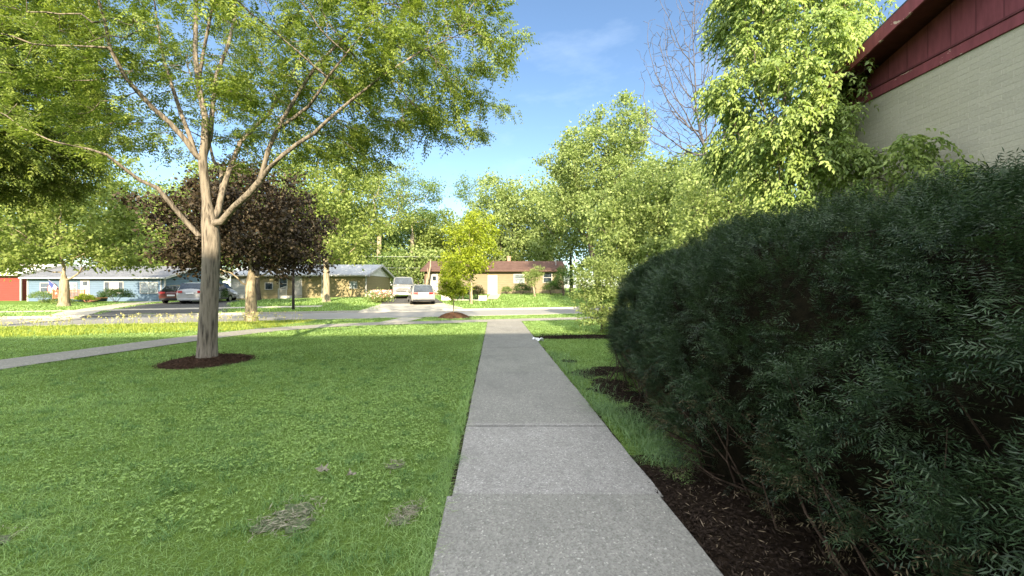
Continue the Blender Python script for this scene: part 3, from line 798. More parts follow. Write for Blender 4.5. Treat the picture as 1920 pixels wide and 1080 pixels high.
    simple_tree('street_maple_tree', 'broad light green tree with low forked trunk before the blue house', (-32.9, 29.0, gz(-32.9, 29)), 1.9, .33,
                [((-1, 0, 5.3), (6.0, 4.2, 2.6), .7), ((3.2, 0, 4.6), (3.3, 3.2, 2.0), .25), ((-4.5, 0, 4.0), (3, 3, 1.6), .2), ((.5, -.5, 7.5), (4.5, 3.5, 1.9), .25), ((-.5, 0, 9.6), (4.6, 3.8, 2.2), .3)], l3, bark_t, 31, 900, .5, .62, 13, .33, .24, .6, .03, .01, .01, flat=.9)
    # ---- tree row and woods: each its own crown
    gmid = mat_leaf('mid_green_leaf', (.07, .13, .03), (.24, .32, .10), .4, .5, .2, .5, .5)
    gyel = mat_leaf('lime_leaf', (.16, .22, .018), (.40, .46, .05), .42, .5, .2, .5, .8, (1.2, 1.2, .3))
    gdark = mat_leaf('deep_green_leaf', (.025, .06, .012), (.085, .15, .035), .3, .5, .2, .5, .5)
    gpale = mat_leaf('pale_green_leaf', (.13, .185, .05), (.38, .45, .17), .42, .5, .2, .5, .6)
    T = simple_tree
    T('shade_tree', 'yellow green shade tree before the cream house with pale trunk', (-15.5, 33, gz(-15.5, 33)), 3.6, .29,
      [((.3, 0, 10), (4.6, 4, 4.6), .7), ((1.5, -.3, 6), (3.6, 3, 2.6), .4), ((-2.6, 0, 7), (2.4, 3, 3), .2)], l3, bark_t, 41, 620, .6, .75, 13, .42, .27, .6)
    T('shade_tree', 'dark trunked tree standing directly behind the purple maple', (-22.9, 35.5, gz(-22.9, 35.5)), 3.5, .25,
      [((.5, 0, 8.6), (4.6, 4, 4), 1)], gmid, bark_d, 43, 420, .6, .8, 12, .45, .28, .6)
    T('tall_locust_tree', 'tall slim tree with bare pale trunk beside the cream house gable', (-19.6, 58.5, .5), 9.5, .42,
      [((-1, 0, 15.5), (6, 4.5, 4.5), .8), ((-4.5, 0, 11.5), (3.5, 3, 2.4), .3), ((2.6, 0, 11), (2.8, 2, 1.6), .15)], l3, bark_t, 47, 480, .8, 1.0, 14, .5, .33, .5)
    T('tall_locust_tree', 'feathery tall tree with double pale trunk above the parked van', (-15.8, 62, .6), 9.0, .40,
      [((.6, 0, 16.2), (4.8, 3.5, 3.0), .75), ((2.2, 0, 12.2), (3.0, 2.4, 1.8), .3), ((-3, 0, 14), (2.2, 2.4, 2.0), .2)], gmid, bark_t, 53, 380, .8, 1.0, 13, .5, .33, .45)
    T('tall_locust_tree', 'thin open tree top against the sky left of the dense green trees', (-7.4, 72, .8), 10, .35,
      [((-.3, 0, 18.2), (3.4, 3, 2.6), .8), ((1.6, 0, 14), (3, 2.5, 3), .5)], gmid, bark_d, 57, 300, .9, 1.1, 13, .5, .36, .45)
    woods = [
        (-24.5, 66, 13.5, 6.5, gmid, 'rounded green tree behind the cream house roof ridge'), (-17.5, 72, 15.5, 6.2, gmid, 'rounded mid green tree behind the two pale trunks'),
        (-11.8, 66, 13.4, 5.4, l3, 'yellow green round tree filling the gap above the white van'), (-6.2, 74, 14.4, 5.0, gmid, 'small green tree under the thin open tree top'),
        (-16.8, 56, 6.6, 3.6, gmid, 'low bushy tree right of the cream house gable'), (-12.6, 53, 6.2, 3.2, gpale, 'low pale bushy tree behind the parked van'),
        (-1.8, 62, 18.6, 5.4, gpale, 'dense full tree behind the brown roof chimney'), (3.2, 66, 19.2, 5.8, gpale, 'dense pale green tree behind the brown roof ridge'),
        (8.4, 56, 17.4, 5.6, gpale, 'green tree behind the right end of the brown roofed house'), (-43.5, 56, 19.5, 7.2, l3, 'large yellow green tree behind the blue house roof'),
        (-55, 60, 17, 8, gmid, 'broad green tree behind the red house'), (-33.5, 62, 17.5, 6.5, gmid, 'green tree behind the blue house gable and purple maple'),
        (-27.5, 56, 13.0, 5.2, l3, 'yellow green tree left behind the cream house roof'), (-67, 55, 16, 7, l3, 'yellow green tree left behind the red house'),
        (15.0, 46, 17.0, 5.5, gpale, 'green tree far behind the pale leaved hedge trees'), (22, 44, 15.0, 6, gdark, 'dark green tree far behind the right hand hedge'),
    ]
    for i, (x, y, h, r, m, lab) in enumerate(woods):
        T('woodland_tree', lab, (x, y, min(max(.85 + .02 * x, .05), 1)), h * .25, .28,
          [((0, 0, h * .62), (r, r * .8, h * .38), .7), ((r * .45, -.6, h * .42), (r * .6, r * .6, h * .24), .25), ((-r * .5, -.6, h * .4), (r * .55, r * .6, h * .25), .25)],
          m, bark_d, 100 + 13 * i, 420, .85, 1.05, 21, .7, .40, .62, .05, .018, .02, group='trees of the wood behind the houses')
    # ---- tall many-topped tree right of the beige house
    T('cottonwood_tree', 'tall many topped tree with leaning grey trunk right of the brown roofed house', (8.6, 38, .6), 6.0, .30,
      [((-1.4, 0, 12.2), (3.6, 3, 3.6), .5), ((2.2, 0, 14.5), (2.2, 2.2, 4.4), .4), ((-.6, 0, 16.3), (1.0, 1.0, 1.9), .07), ((-2.8, 0, 14.8), (.9, .9, 1.7), .05), ((2.2, 0, 18.2), (.8, .8, 1.5), .05), ((-5, 0, 13.2), (1.1, 1, 1.0), .05),
       ((0, -.5, 8.2), (5, 3.2, 2.8), .45)], gpale, bark_d, 71, 900, .55, .66, 17, .36, .26, .62, .03, .01, .012, lean=(-1.3, 0))
    # ---- lighter trees behind the hedge
    T('silver_maple_tree', 'pale green bushy tree behind the far end of the dark hedge', (9.4, 27, 0), 2.6, .22,
      [((-.4, 0, 6.2), (3.6, 2.8, 3.4), .6), ((2.3, 0, 8.2), (2.6, 2.4, 2.7), .4), ((-2.4, -.6, 4.0), (1.8, 1.8, 2.2), .25), ((.4, -1.2, 3.3), (3.2, 1.8, 1.8), .35)], gpale, bark_d, 81, 1000, .42, .52, 17, .28, .21, .6, .03, .009, .009)
    T('silver_maple_tree', 'pale leafy tree between the bare tree and the dark hedge', (11.0, 20, 0), 2.2, .2,
      [((-.3, 0, 5.2), (2.6, 2.4, 2.6), .6), ((1.6, .3, 6.4), (2.4, 2.2, 2.4), .4), ((-1.6, -.4, 3.2), (1.9, 1.6, 1.6), .3)], gpale, bark_d, 87, 700, .36, .45, 14, .24, .17, .6, .03, .009, .009)
    # ---- lit shrub by the sidewalk
    T('leafy_shrub', 'sunlit pale green shrub at the far end of the dark hedge', (3.0, 13.2, 0), .35, .05,
      [((-.05, 0, 1.75), (.95, .85, .95), .7), ((.1, -.3, .8), (1.0, .9, .7), .35), ((.5, -1.0, .55), (.7, .8, .5), .2)], gpale, bark_d, 91, 900, .15, .17, 9, .09, .085, .5, .02, .003, .003, cat='shrub')
    # ---- ash by the building
    am = mat_leaf('ash_leaf', (.11, .19, .045), (.44, .53, .17), .42, .45, .25, .5, 1.1, (1.1, 1.15, .7))
    big_tree('box_elder_tree', 'bright green drooping compound leaved tree against the brick building', (6.75, 9.7, 0), (-.1, -.1, 2.8), .16,
             [((0.0, -.1, 6.4), (1.45, 1.6, 2.0), .5), ((-.6, .3, 8.6), (1.2, 1.3, 1.2), .2), ((-1.35, -.2, 6.3), (.7, .8, .6), .07), ((-1.2, -.2, 5.0), (.6, .8, .5), .07), ((-.55, -.5, 4.7), (.9, 1.0, 1.3), .25), ((-.1, -.9, 4.5), (.75, .9, 1.1), .18), ((.75, .2, 8.4), (1.3, 1.4, 1.4), .22), ((.62, -1.0, 6.0), (.35, .6, .3), .03), ((-.3, -.9, 3.3), (1.1, .8, .75), .16), ((.75, -2.1, 4.2), (.3, .75, .22), .05), ((.7, -2.3, 3.65), (.35, .8, .2), .05)],
             am, bark_d, 61, 1050, .22, .27, 10, .25, .112, 3, .012, .95)
    # ---- bare tree
    e = empty('bare_tree', 'leafless grey dead tree against the sky behind the bright green tree', 'tree', (11.4, 21.5, 0))
    tn = trunk_nodes((0, 0, -.1), (-.2, 0, 6.5), 6, .06, 77)
    A = np.concatenate([ellipsoid_pts(1900, (-1.3, 0, 13.6), (3.3, 2.5, 5.0), 78, .3), ellipsoid_pts(800, (-2.2, 0, 10.2), (2.6, 2, 1.7), 79, .3)])
    N, Pn = grow(tn, [-1, 0, 1, 2, 3, 4], A, .34, .36, 150, .16, .06, 9)
    R = radii(Pn, {i: .2 - .012 * i for i in range(6)}, .011, 2.5); R[6:] = np.minimum(R[6:], .075)
    tubes(N, Pn, R, 'trunk', mat_bark('dead_bark', (.045, .042, .045), (.13, .12, .125), 6), e, 0)
    # ---- young trees across the street
    T('young_maple_tree', 'bright lime green young tree before the brown roofed house', (-3.3, 32.0, gz(-3.3, 32)), 1.6, .11,
      [((0, 0, 4.7), (2.2, 2.0, 2.1), .6), ((.6, 0, 6.2), (1.2, 1.2, 1.6), .2), ((-.6, 0, 3.2), (2.0, 1.8, 1.2), .3)], gyel, bark_t, 95, 480, .35, .45, 11, .24, .2, .62, .03, .008, .008)
    T('sapling_tree', 'small lime green sapling on thin stem in a brown mulch mound', (-2.95, 20.0, 0), 1.05, .03,
      [((0, 0, 2.0), (.62, .6, .95), .7), ((0, 0, 1.4), (.85, .8, .45), .4)], gyel, bark_t, 97, 420, .13, .16, 9, .08, .10, .55, .02, .003, .003)

# ------------------------------------------------------------------ yew hedge
def build_hedge():
    e = empty('yew_hedge', 'tall dark green yew hedge in shade along the sidewalk', 'hedge', (3.2, 3.6, 0))
    ny = mat_leaf('yew_needle', (.009, .026, .012), (.060, .098, .036), .15, .45, .35, .45, 3.0, (1.1, 1.2, .6))
    nb = mat_leaf('dry_needle', (.045, .036, .018), (.15, .12, .065), .1, .7, .2, .4, 3.0)
    o = np.array([3.2, 3.6, 0])
    Y0, Y1 = -2.6, 8.1
    def surf(y, th, seed=0.0):
        """th 0 = ground on the sidewalk side, pi = ground on the far side"""
        cx = 3.42 + VPX * y + .12 * math.sin(y * .9); H = 2.19 - .07 * sstep((y - 3.0) / 3.2) + .05 * math.sin(y * 1.7 + 1) + .05 * math.sin(y * 3.1)
        W = 1.58 + .44 * (1 - sstep((y - 2.6) / 3.0)) + .08 * math.sin(y * 2.3)
        t = (Y1 - y) / 2.9; end = math.sqrt(max(0, 1 - (1 - min(t, 1)) ** 2)); t0 = min((y - Y0) / 1.2, 1); end *= math.sqrt(max(0, 1 - (1 - t0) ** 2))
        H = H * (.74 + .26 * end) if end < 1 else H; W *= max(end, .05)
        c, s = math.cos(th), math.sin(th); ex = 2 / 2.7
        x = -W * math.copysign(abs(c) ** ex, c); z = H * abs(s) ** ex
        tuck = 1 - (.08 + .12 * sstep((y - 3) / 3)) * max(0, 1 - z / .75) ** 1.2        # narrower near the ground
        x *= tuck
        n1 = mn.noise(Vector((y * 1.5, th * 2.4 + seed, 5))); n2 = mn.noise(Vector((y * 4.2, th * 6.5, 9)))
        k = 1 + .11 * n1 + .12 * n2
        return np.array([cx + x * k, y, max(.02, z * (1 + .06 * n1 + .05 * n2))])
    # dark inner shell in place of twigs, added to block light
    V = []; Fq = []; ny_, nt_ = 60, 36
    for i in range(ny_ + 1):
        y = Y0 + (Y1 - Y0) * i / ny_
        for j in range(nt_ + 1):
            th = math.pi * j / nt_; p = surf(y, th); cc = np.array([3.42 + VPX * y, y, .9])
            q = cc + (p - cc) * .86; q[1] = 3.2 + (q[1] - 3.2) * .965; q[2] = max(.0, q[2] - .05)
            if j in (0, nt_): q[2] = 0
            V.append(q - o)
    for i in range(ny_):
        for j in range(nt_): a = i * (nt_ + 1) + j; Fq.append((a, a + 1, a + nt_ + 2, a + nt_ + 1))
    MB().add(V, Fq).build('inner_shell', mat_soil('hedge_inside', (.006, .006, .004), (.022, .018, .010), 20), e, smooth=True)
    # sprigs
    n = 52000; pos = []; ax = []; rl = []
    g = np.random.default_rng(15)
    while len(pos) < n:
        y = Y0 + .05 + (Y1 - Y0 - .1) * g.random(); y = y if g.random() < .75 else Y1 - abs(g.normal(0, .6))
        if y < Y0: continue
        th = math.pi * g.random() ** 1.35
        if (y < .6 and g.random() < .85) or (th > 2.3 and g.random() < .6): continue
        p = surf(y, th); dt = .03
        a = surf(min(y + dt, Y1), th) - surf(max(y - dt, Y0), th); b = surf(y, min(th + dt, math.pi)) - surf(y, max(th - dt, 0)); nr = np.cross(b, a)
        l = np.linalg.norm(nr)
        if l < 1e-7: continue
        nr /= l
        cc = np.array([3.42 + VPX * y, y, .8])
        if (p - cc) @ nr < 0: nr = -nr
        if p[2] < .38 and g.random() < .8: continue
        cl = mn.noise(Vector((p[0] * 3.2, p[1] * 3.2, p[2] * 3.2)))
        if cl < -.12 and g.random() < .82: continue
        dep = abs(g.normal(0, .07)) + (0 if cl > 0 else .05)
        lift = g.random() < .05 and p[2] > 2.1
        pos.append(p - nr * dep + (np.array([0, 0, .12 * g.random()]) if lift else 0)); ax.append(nr * .8 + np.array([0, 0, .45]) + g.normal(0, .42, 3)); rl.append(p[2])
    pos = np.array(pos) - o; ax = norm(np.array(ax)); rl = np.array(rl); n = len(pos)
    sp_ = []
    while len(sp_) < 520:
        y = g.uniform(.6, 6.5); q = surf(y, g.uniform(.9, 2.0))
        if q[2] > 1.9: sp_.append(q - o - [0, 0, .05])
    ns = len(sp_); pos = np.concatenate([pos, np.array(sp_)]); ax = np.concatenate([ax, norm(g.normal(0, .35, (ns, 3)) + [0, 0, 1])]); rl = np.concatenate([rl, np.full(ns, 2.4)]); n += ns
    near = pos[:, 1] + 3.6 < 5.2; L = np.where(near, g.uniform(.10, .21, n), g.uniform(.08, .18, n)); L[-ns:] = g.uniform(.16, .32, ns); pos = pos - ax * (L * .25)[:, None]
    Up = np.array([0, 0, 1.0]) + g.normal(0, .5, (n, 3))
    p, d, nn, LL, ix = fronds(pos, ax, Up, L, 9, .030, .25, .85, .12, True)
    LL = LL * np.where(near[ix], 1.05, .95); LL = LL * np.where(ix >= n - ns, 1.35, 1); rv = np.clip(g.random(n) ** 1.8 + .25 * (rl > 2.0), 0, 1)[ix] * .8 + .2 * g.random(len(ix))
    brown = (rl[ix] < 1.0) & (g.random(n)[ix] < np.clip(.42 - rl[ix] * .5, .012, 1))
    leaves_obj('needles', p[~brown], d[~brown], nn[~brown], LL[~brown], .16, ny, e, rv[~brown], .02, .05)
    leaves_obj('dry_needles', p[brown], d[brown], nn[brown], LL[brown] * .95, .17, nb, e, g.random(brown.sum()), .02, .05)
    # stems
    mb = MB(); bm = mat_bark('yew_bark', (.025, .017, .012), (.10, .07, .05), 14)
    for i in range(300):
        y = g.uniform(.4, 6.6); p0 = np.array([3.3 + VPX * y - g.uniform(.3, 1.55), y, 0.0]); q = surf(min(max(y + g.normal(0, .25), .3), 8.1), abs(g.normal(.05, .16)) + .02)
        q = q * .98 + p0 * .02; mid = p0 * .5 + q * .5 + g.normal(0, .06, 3) - np.array([0, 0, .06]); mid[2] = max(mid[2], .05)
        r = g.uniform(.003, .009); mb.tube([p0 - o, mid - o, q - o], [r * 1.6, r, r * .4], 4, False)
    mb.build('twigs', bm, e, smooth=True)
    # sawn off stub standing proud of the face
    mb = MB(); a = P(1692, 460, 2.75); b = P(1735, 560, 2.9); c = P(1775, 640, 3.05); dd = P(1800, 720, 3.3)
    mb.tube([a - o, b - o, c - o, dd - o], [.017, .019, .02, .02], 8); mb.build('cut_stem', bm, e, smooth=True)
    mb = MB(); mb.tube([a - o + [0, 0, .001], a - o + [-.003, -.003, .008]], [.0165, .016], 8); st = mb.build('cut_face', mat_plain('fresh_wood', (.55, .45, .32), .8), e)

# ------------------------------------------------------------------ buildings
def win(parent, x0, x1, z0, z1, y, trim, glass, nx=1, nz=2, name='window', fw=.07, face=-1, curtain=None):
    """window in a wall facing -Y at y: frame proud of the wall, pane set in it"""
    mb = MB(); a, b = y - .05, y + .02
    mb.box(x0 - fw, x0, a, b, z0 - fw, z1 + fw); mb.box(x1, x1 + fw, a, b, z0 - fw, z1 + fw)
    mb.box(x0, x1, a, b, z1, z1 + fw); mb.box(x0, x1, a - .03, b, z0 - fw, z0)
    for i in range(1, nx): xx = x0 + (x1 - x0) * i / nx; mb.box(xx - fw * .45, xx + fw * .45, a + .008, b, z0, z1)
    for i in range(1, nz):
        zz = z0 + (z1 - z0) * i / nz
        for j in range(nx):
            xa = x0 + (x1 - x0) * j / nx + (fw * .45 if j else 0); xb = x0 + (x1 - x0) * (j + 1) / nx - (fw * .45 if j < nx - 1 else 0)
            mb.box(xa, xb, a + .014, b, zz - .025, zz + .025)
    w = mb.build(name, trim, parent)
    MB().box(x0, x1, y - .022, y - .006, z0, z1).build('pane', glass, w)
    if curtain:
        for (ca, cb) in curtain: MB().box(x0 + (x1 - x0) * ca, x0 + (x1 - x0) * cb, y - .028, y - .023, z0 + .02, z1 - .02).build('curtain', mat_plain('curtain', (.55, .52, .46), .9), w)
    return w

def door(parent, x0, x1, z0, z1, y, col, trim, lite=True):
    mb = MB(); fw = .09
    mb.box(x0 - fw, x0, y - .05, y + .02, z0, z1 + fw); mb.box(x1, x1 + fw, y - .05, y + .02, z0, z1 + fw); mb.box(x0, x1, y - .05, y + .02, z1, z1 + fw)
    mb.build('door_frame', trim, parent)
    mb = MB(); mb.box(x0, x1, y - .03, y + .01, z0, z1)
    w = (x1 - x0)
    for (fx0, fx1) in ((.12, .45), (.55, .88)):
        for (fz0, fz1) in ((.08, .38), (.45, .62)): mb.box(x0 + w * fx0, x0 + w * fx1, y - .045, y - .03, z0 + (z1 - z0) * fz0, z0 + (z1 - z0) * fz1)
    d = mb.build('door', col, parent)
    if lite: MB().box(x0 + w * .2, x0 + w * .8, y - .036, y - .031, z0 + (z1 - z0) * .68, z0 + (z1 - z0) * .92).build('pane', mat_glass(), d)
    MB().tube([(x0 + w * .9, y - .031, z0 + 1.0), (x0 + w * .9, y - .09, z0 + 1.0)], .03, 8).build('handle', mat_plain('brass', (.5, .4, .2), .3, .5, 1), d)
    return d

def house(name, label, x0, x1, y0, dep, zg, ze, zr, wallm, roofm, trimm, oh=.4, gable_m=None):
    e = empty(name, label, 'house', ((x0 + x1) / 2, y0, zg)); ox, oy, oz = (x0 + x1) / 2, y0, zg
    X0, X1 = x0 - ox, x1 - ox; H = ze - zg; RZ = zr - zg
    MB().add([(X0, 0, -.4), (X1, 0, -.4), (X1, dep, -.4), (X0, dep, -.4), (X0, 0, H), (X1, 0, H), (X1, dep, H), (X0, dep, H), (X0, dep / 2, RZ - .1), (X1, dep / 2, RZ - .1)],
             [(0, 1, 5, 4), (2, 3, 7, 6), (1, 2, 6, 9, 5), (3, 0, 4, 8, 7), (4, 5, 9, 8), (6, 7, 8, 9)]).build('wall', wallm, e)
    sl = (RZ - H) / (dep / 2); t = .13; ya = -oh; za = H - oh * sl + .04
    mb = MB()
    for s in (0, 1):
        A = [(X0 - oh, ya if s == 0 else dep - ya, za), (X1 + oh, ya if s == 0 else dep - ya, za), (X1 + oh, dep / 2, RZ + .04), (X0 - oh, dep / 2, RZ + .04)]
        B = [(p[0], p[1], p[2] + t) for p in A]; fs = [(0, 1, 2, 3), (7, 6, 5, 4), (0, 4, 5, 1), (1, 5, 6, 2), (3, 7, 4, 0)]
        if s: fs = [f[::-1] for f in fs]
        mb.add(A + B, fs)
    roof = mb.build('roof', roofm, e)
    # fascia and gutter along the front, rake boards on both gables
    MB().box(X0 - oh, X1 + oh, ya - .13, ya - .003, za - .04, za + .12).build('gutter', trimm, e, bevel=.02)
    for xs in (X0 - oh - .05, X1 + oh + .003):
        mb = MB()
        for s in (0, 1):
            q0 = (ya, za) if s == 0 else (dep - ya, za); q1 = (dep / 2, RZ + .04)
            vv = [(xs, q0[0], q0[1] - .10), (xs, q1[0], q1[1] - .10), (xs, q1[0], q1[1] + .15), (xs, q0[0], q0[1] + .15)]
            vv += [(p[0] + .047, p[1], p[2]) for p in vv]
            mb.add(vv, [(0, 1, 2, 3), (7, 6, 5, 4), (3, 2, 6, 7), (1, 0, 4, 5)])
        mb.build('rake_board', trimm, e)
    # corner boards
    for xx in (X0, X1): MB().box(xx - .07, xx + .07, -.03, .07, -.2, H - .06).build('corner_board', trimm, e)
    def wx(px): return (px - 960) / F * y0 - ox
    def wz(py): return EYE + (540 - py) / F * y0 - oz
    return e, wx, wz, dict(X0=X0, X1=X1, H=H, RZ=RZ, dep=dep, ya=ya, za=za)

def build_houses():
    white = mat_plain('white_trim', (.42, .41, .39), .5, .3, 0, .06); glass = mat_glass(); glass2 = mat_glass('window_glass_pale', (.16, .19, .20))
    # blue
    y0 = 43.0
    e, wx, wz, q = house('blue_house', 'blue sided ranch house with dark grey roof and white trim', P(52, 0, y0)[0], P(309, 0, y0)[0], y0, 8.6, .06, 2.62, 3.95,
                         mat_siding('blue_siding', (.13, .19, .265), .2), mat_shingle('slate_shingle', (.10, .105, .12), (.19, .195, .21)), white)
    for a, b, c, d, nx, nz, cu, gl in ((77, 92, 531, 547, 1, 2, None, glass), (128, 144, 531, 547, 2, 2, None, glass2), (197, 231, 529, 549, 4, 1, [(.27, .48), (.52, .73)], glass), (264, 295, 530, 549, 2, 2, None, glass2)):
        win(e, wx(a), wx(b), wz(d), wz(c), 0, white, gl, nx, nz, curtain=cu)
    door(e, wx(153), wx(167), .45, 2.3, 0, white, white)
    MB().tube([(wx(303), -.08, .1), (wx(303), -.08, q['H'] - .1), (wx(300), -.45, q['H'] - .05)], .045, 8).build('downspout', white, e)
    MB().box(wx(268), wx(270), 5.2, 5.6, 3.2, 4.5).build('chimney', mat_plain('flue', (.5, .5, .48), .5), e)
    # wooden deck
    dk = empty('wooden_deck', 'brown wooden front deck with slatted railing before the blue house', 'deck', (P(146, 0, 41.3)[0], 41.3, gz(-45, 41.3)))
    wood = mat_plain('deck_wood', (.33, .17, .095), .8, .1, 0, .3, 9)
    MB().box(-1.9, 1.4, -.6, 1.68, .36, .46).build('floor', wood, dk)
    mb = MB()
    for i in range(23): x = -1.9 + i * .145; mb.box(x, x + .045, -.62, -.58, .5, 1.2)
    mb.box(-1.95, 1.42, -.64, -.56, 1.2, 1.27); mb.build('railing', wood, dk)
    for x in (-1.9, -.4, 1.32): MB().box(x, x + .09, -.66, -.57, -.1, 1.32).build('post', wood, dk)
    mb = MB()
    for i in range(3): mb.box(1.45, 2.3, -.5 - .28 * i + .3, -.22 - .28 * i + .3, .34 - .14 * i - .05, .34 - .14 * i)
    mb.build('step', wood, dk)
    # flag
    fg = empty('flag', 'striped flag hanging from an angled pole on the blue house', 'flag', (P(96, 0, 42.8)[0] + .75, 42.9, 1.45))
    MB().tube([(0, 0, .0), (-.62, -.5, .95)], .018, 6).build('pole', white, fg)
    red = mat_plain('flag_red', (.5, .06, .07), .8); wh = mat_plain('flag_white', (.8, .78, .75), .8); blu = mat_plain('flag_blue', (.06, .08, .25), .8)
    a = np.array([-.62, -.5, .95]); b = np.array([-.08, -.06, .12])
    def cloth(u0, u1, v0, v1, mt, nm, off=0.0):
        mb = MB(); n = 8; V = []; Fq = []
        for i in range(n + 1):
            for j in range(n + 1):
                u = u0 + (u1 - u0) * i / n; v = v0 + (v1 - v0) * j / n
                p = a + (b - a) * u + np.array([0.05 * math.sin(v * 5 + u * 4), .06 * math.sin(v * 7 + u * 3) - off, -1.35 * v + .0])
                V.append(p)
        for i in range(n):
            for j in range(n): k = i * (n + 1) + j; Fq.append((k, k + 1, k + n + 2, k + n + 1))
        return mb.add(V, Fq).build(nm, mt, fg, smooth=True)
    for i in range(13):
        cloth(i / 13, (i + 1) / 13, 0, 1, red if i % 2 == 0 else wh, 'stripe')
    cloth(0, 7 / 13, 0, .4, blu, 'canton', .012)
    # red house
    y0 = 45.0
    e, wx, wz, q = house('red_house', 'red sided house with pale roof cut by the left frame edge', -75, P(47, 0, y0)[0] - .5, y0, 8.5, .02, 3.0, 4.3,
                         mat_siding('red_siding', (.24, .05, .038), .2), mat_shingle('pale_shingle', (.42, .41, .38), (.6, .58, .54)), white)
    # cream house
    y0 = 41.0
    e, wx, wz, q = house('cream_house', 'long cream sided house with grey roof, white railing and gable end', P(434, 0, y0)[0], P(686, 0, y0)[0], y0, 8.2, .42, 2.82, 4.0,
                         mat_siding('cream_siding', (.27, .225, .125), .2, .7), mat_shingle('grey_shingle', (.30, .31, .33), (.45, .46, .47)), white)
    win(e, wx(498), wx(511), wz(542), wz(531), 0, white, glass, 1, 1)
    win(e, wx(525), wx(538), wz(542), wz(521), 0, white, glass, 1, 2)
    win(e, wx(657), wx(669), wz(540), wz(529), 0, white, glass2, 1, 1)
    door(e, wx(554), wx(565), .35, 2.25, 0, white, white, False)
    MB().box(wx(436), wx(472), -.035, .02, .0, 2.05).build('garage_door', mat_siding('garage_panel', (.34, .34, .33), .5, .75), e)
    for px in (475, 604): MB().box(wx(px) - .06, wx(px) + .06, -.04, .02, -.1, q['H'] - .08).build('corner_board', white, e)
    MB().box(wx(536), wx(567), -1.3, -.04, -.3, .3).build('stoop', mat_plain('stoop_concrete', (.5, .48, .44), .9), e)
    mb = MB(); x0_, x1_ = wx(535), wx(549)
    mb.box(x0_, x0_ + .08, -1.3, -1.22, -.1, .95); mb.box(x1_, x1_ + .08, -1.3, -1.22, .3, 1.25)
    for i in range(1, 8):
        x = x0_ + (x1_ - x0_) * i / 8; mb.box(x, x + .03, -1.28, -1.24, .1, .9 + .3 * i / 8)
    mb.add([(x0_, -1.3, .93), (x1_ + .08, -1.3, 1.23), (x1_ + .08, -1.22, 1.23), (x0_, -1.22, .93), (x0_, -1.3, 1.0), (x1_ + .08, -1.3, 1.3), (x1_ + .08, -1.22, 1.3), (x0_, -1.22, 1.0)],
           [(0, 3, 2, 1), (4, 5, 6, 7), (0, 1, 5, 4), (1, 2, 6, 5), (2, 3, 7, 6), (3, 0, 4, 7)])
    mb.build('railing', white, e)
    # white gable panel on the right end (above the eaves)
    X1 = q['X1'] + .004
    MB().add([(X1, .0, q['H']), (X1, q['dep'], q['H']), (X1, q['dep'] / 2, q['RZ'] - .1), (X1 + .05, .0, q['H']), (X1 + .05, q['dep'], q['H']), (X1 + .05, q['dep'] / 2, q['RZ'] - .1)],
             [(0, 2, 1), (3, 4, 5), (0, 1, 4, 3), (1, 2, 5, 4), (2, 0, 3, 5)]).build('gable', mat_siding('white_siding', (.7, .69, .66), .2, .8), e)
    # beige house
    y0 = 44.0
    tan = mat_siding('tan_siding', (.225, .185, .115), .25, .82)
    e, wx, wz, q = house('tan_house', 'tan house with brown shingle roof, brick chimney and white door', P(797, 0, y0)[0], P(1056, 0, y0)[0], y0, 8.5, .86, 3.42, 4.62,
                         tan, mat_shingle('brown_shingle', (.085, .05, .042), (.16, .10, .08)), mat_plain('brown_trim', (.10, .055, .04), .6))
    for a, b, c, d, nx, nz, gl in ((964, 982, 515, 530, 1, 2, glass2), (1019, 1034, 512, 529, 1, 2, glass)):
        win(e, wx(a), wx(b), wz(d), wz(c), 0, white, gl, nx, nz)
    door(e, wx(916), wx(931), .12, 1.98, 0, white, white, False)
    door(e, wx(809), wx(820), .12, 2.1, 0, white, white, True)
    MB().box(wx(915), wx(933), -1.0, -.04, -.3, .1).build('step', mat_plain('stoop_concrete', (.5, .48, .44), .9), e)
    ch = MB().box(wx(950), wx(957), 4.6, 5.0, 3.0, 4.45); ch.box(wx(949.4), wx(957.6), 4.55, 5.05, 4.45, 4.55); ch.build('chimney', mat_shingle('chimney_brick', (.38, .20, .15), (.5, .3, .24), .6), e)
    MB().tube([(wx(1046), 2.0, 3.0), (wx(1046), 2.0, 3.95)], .05, 8).build('vent_pipe', white, e)

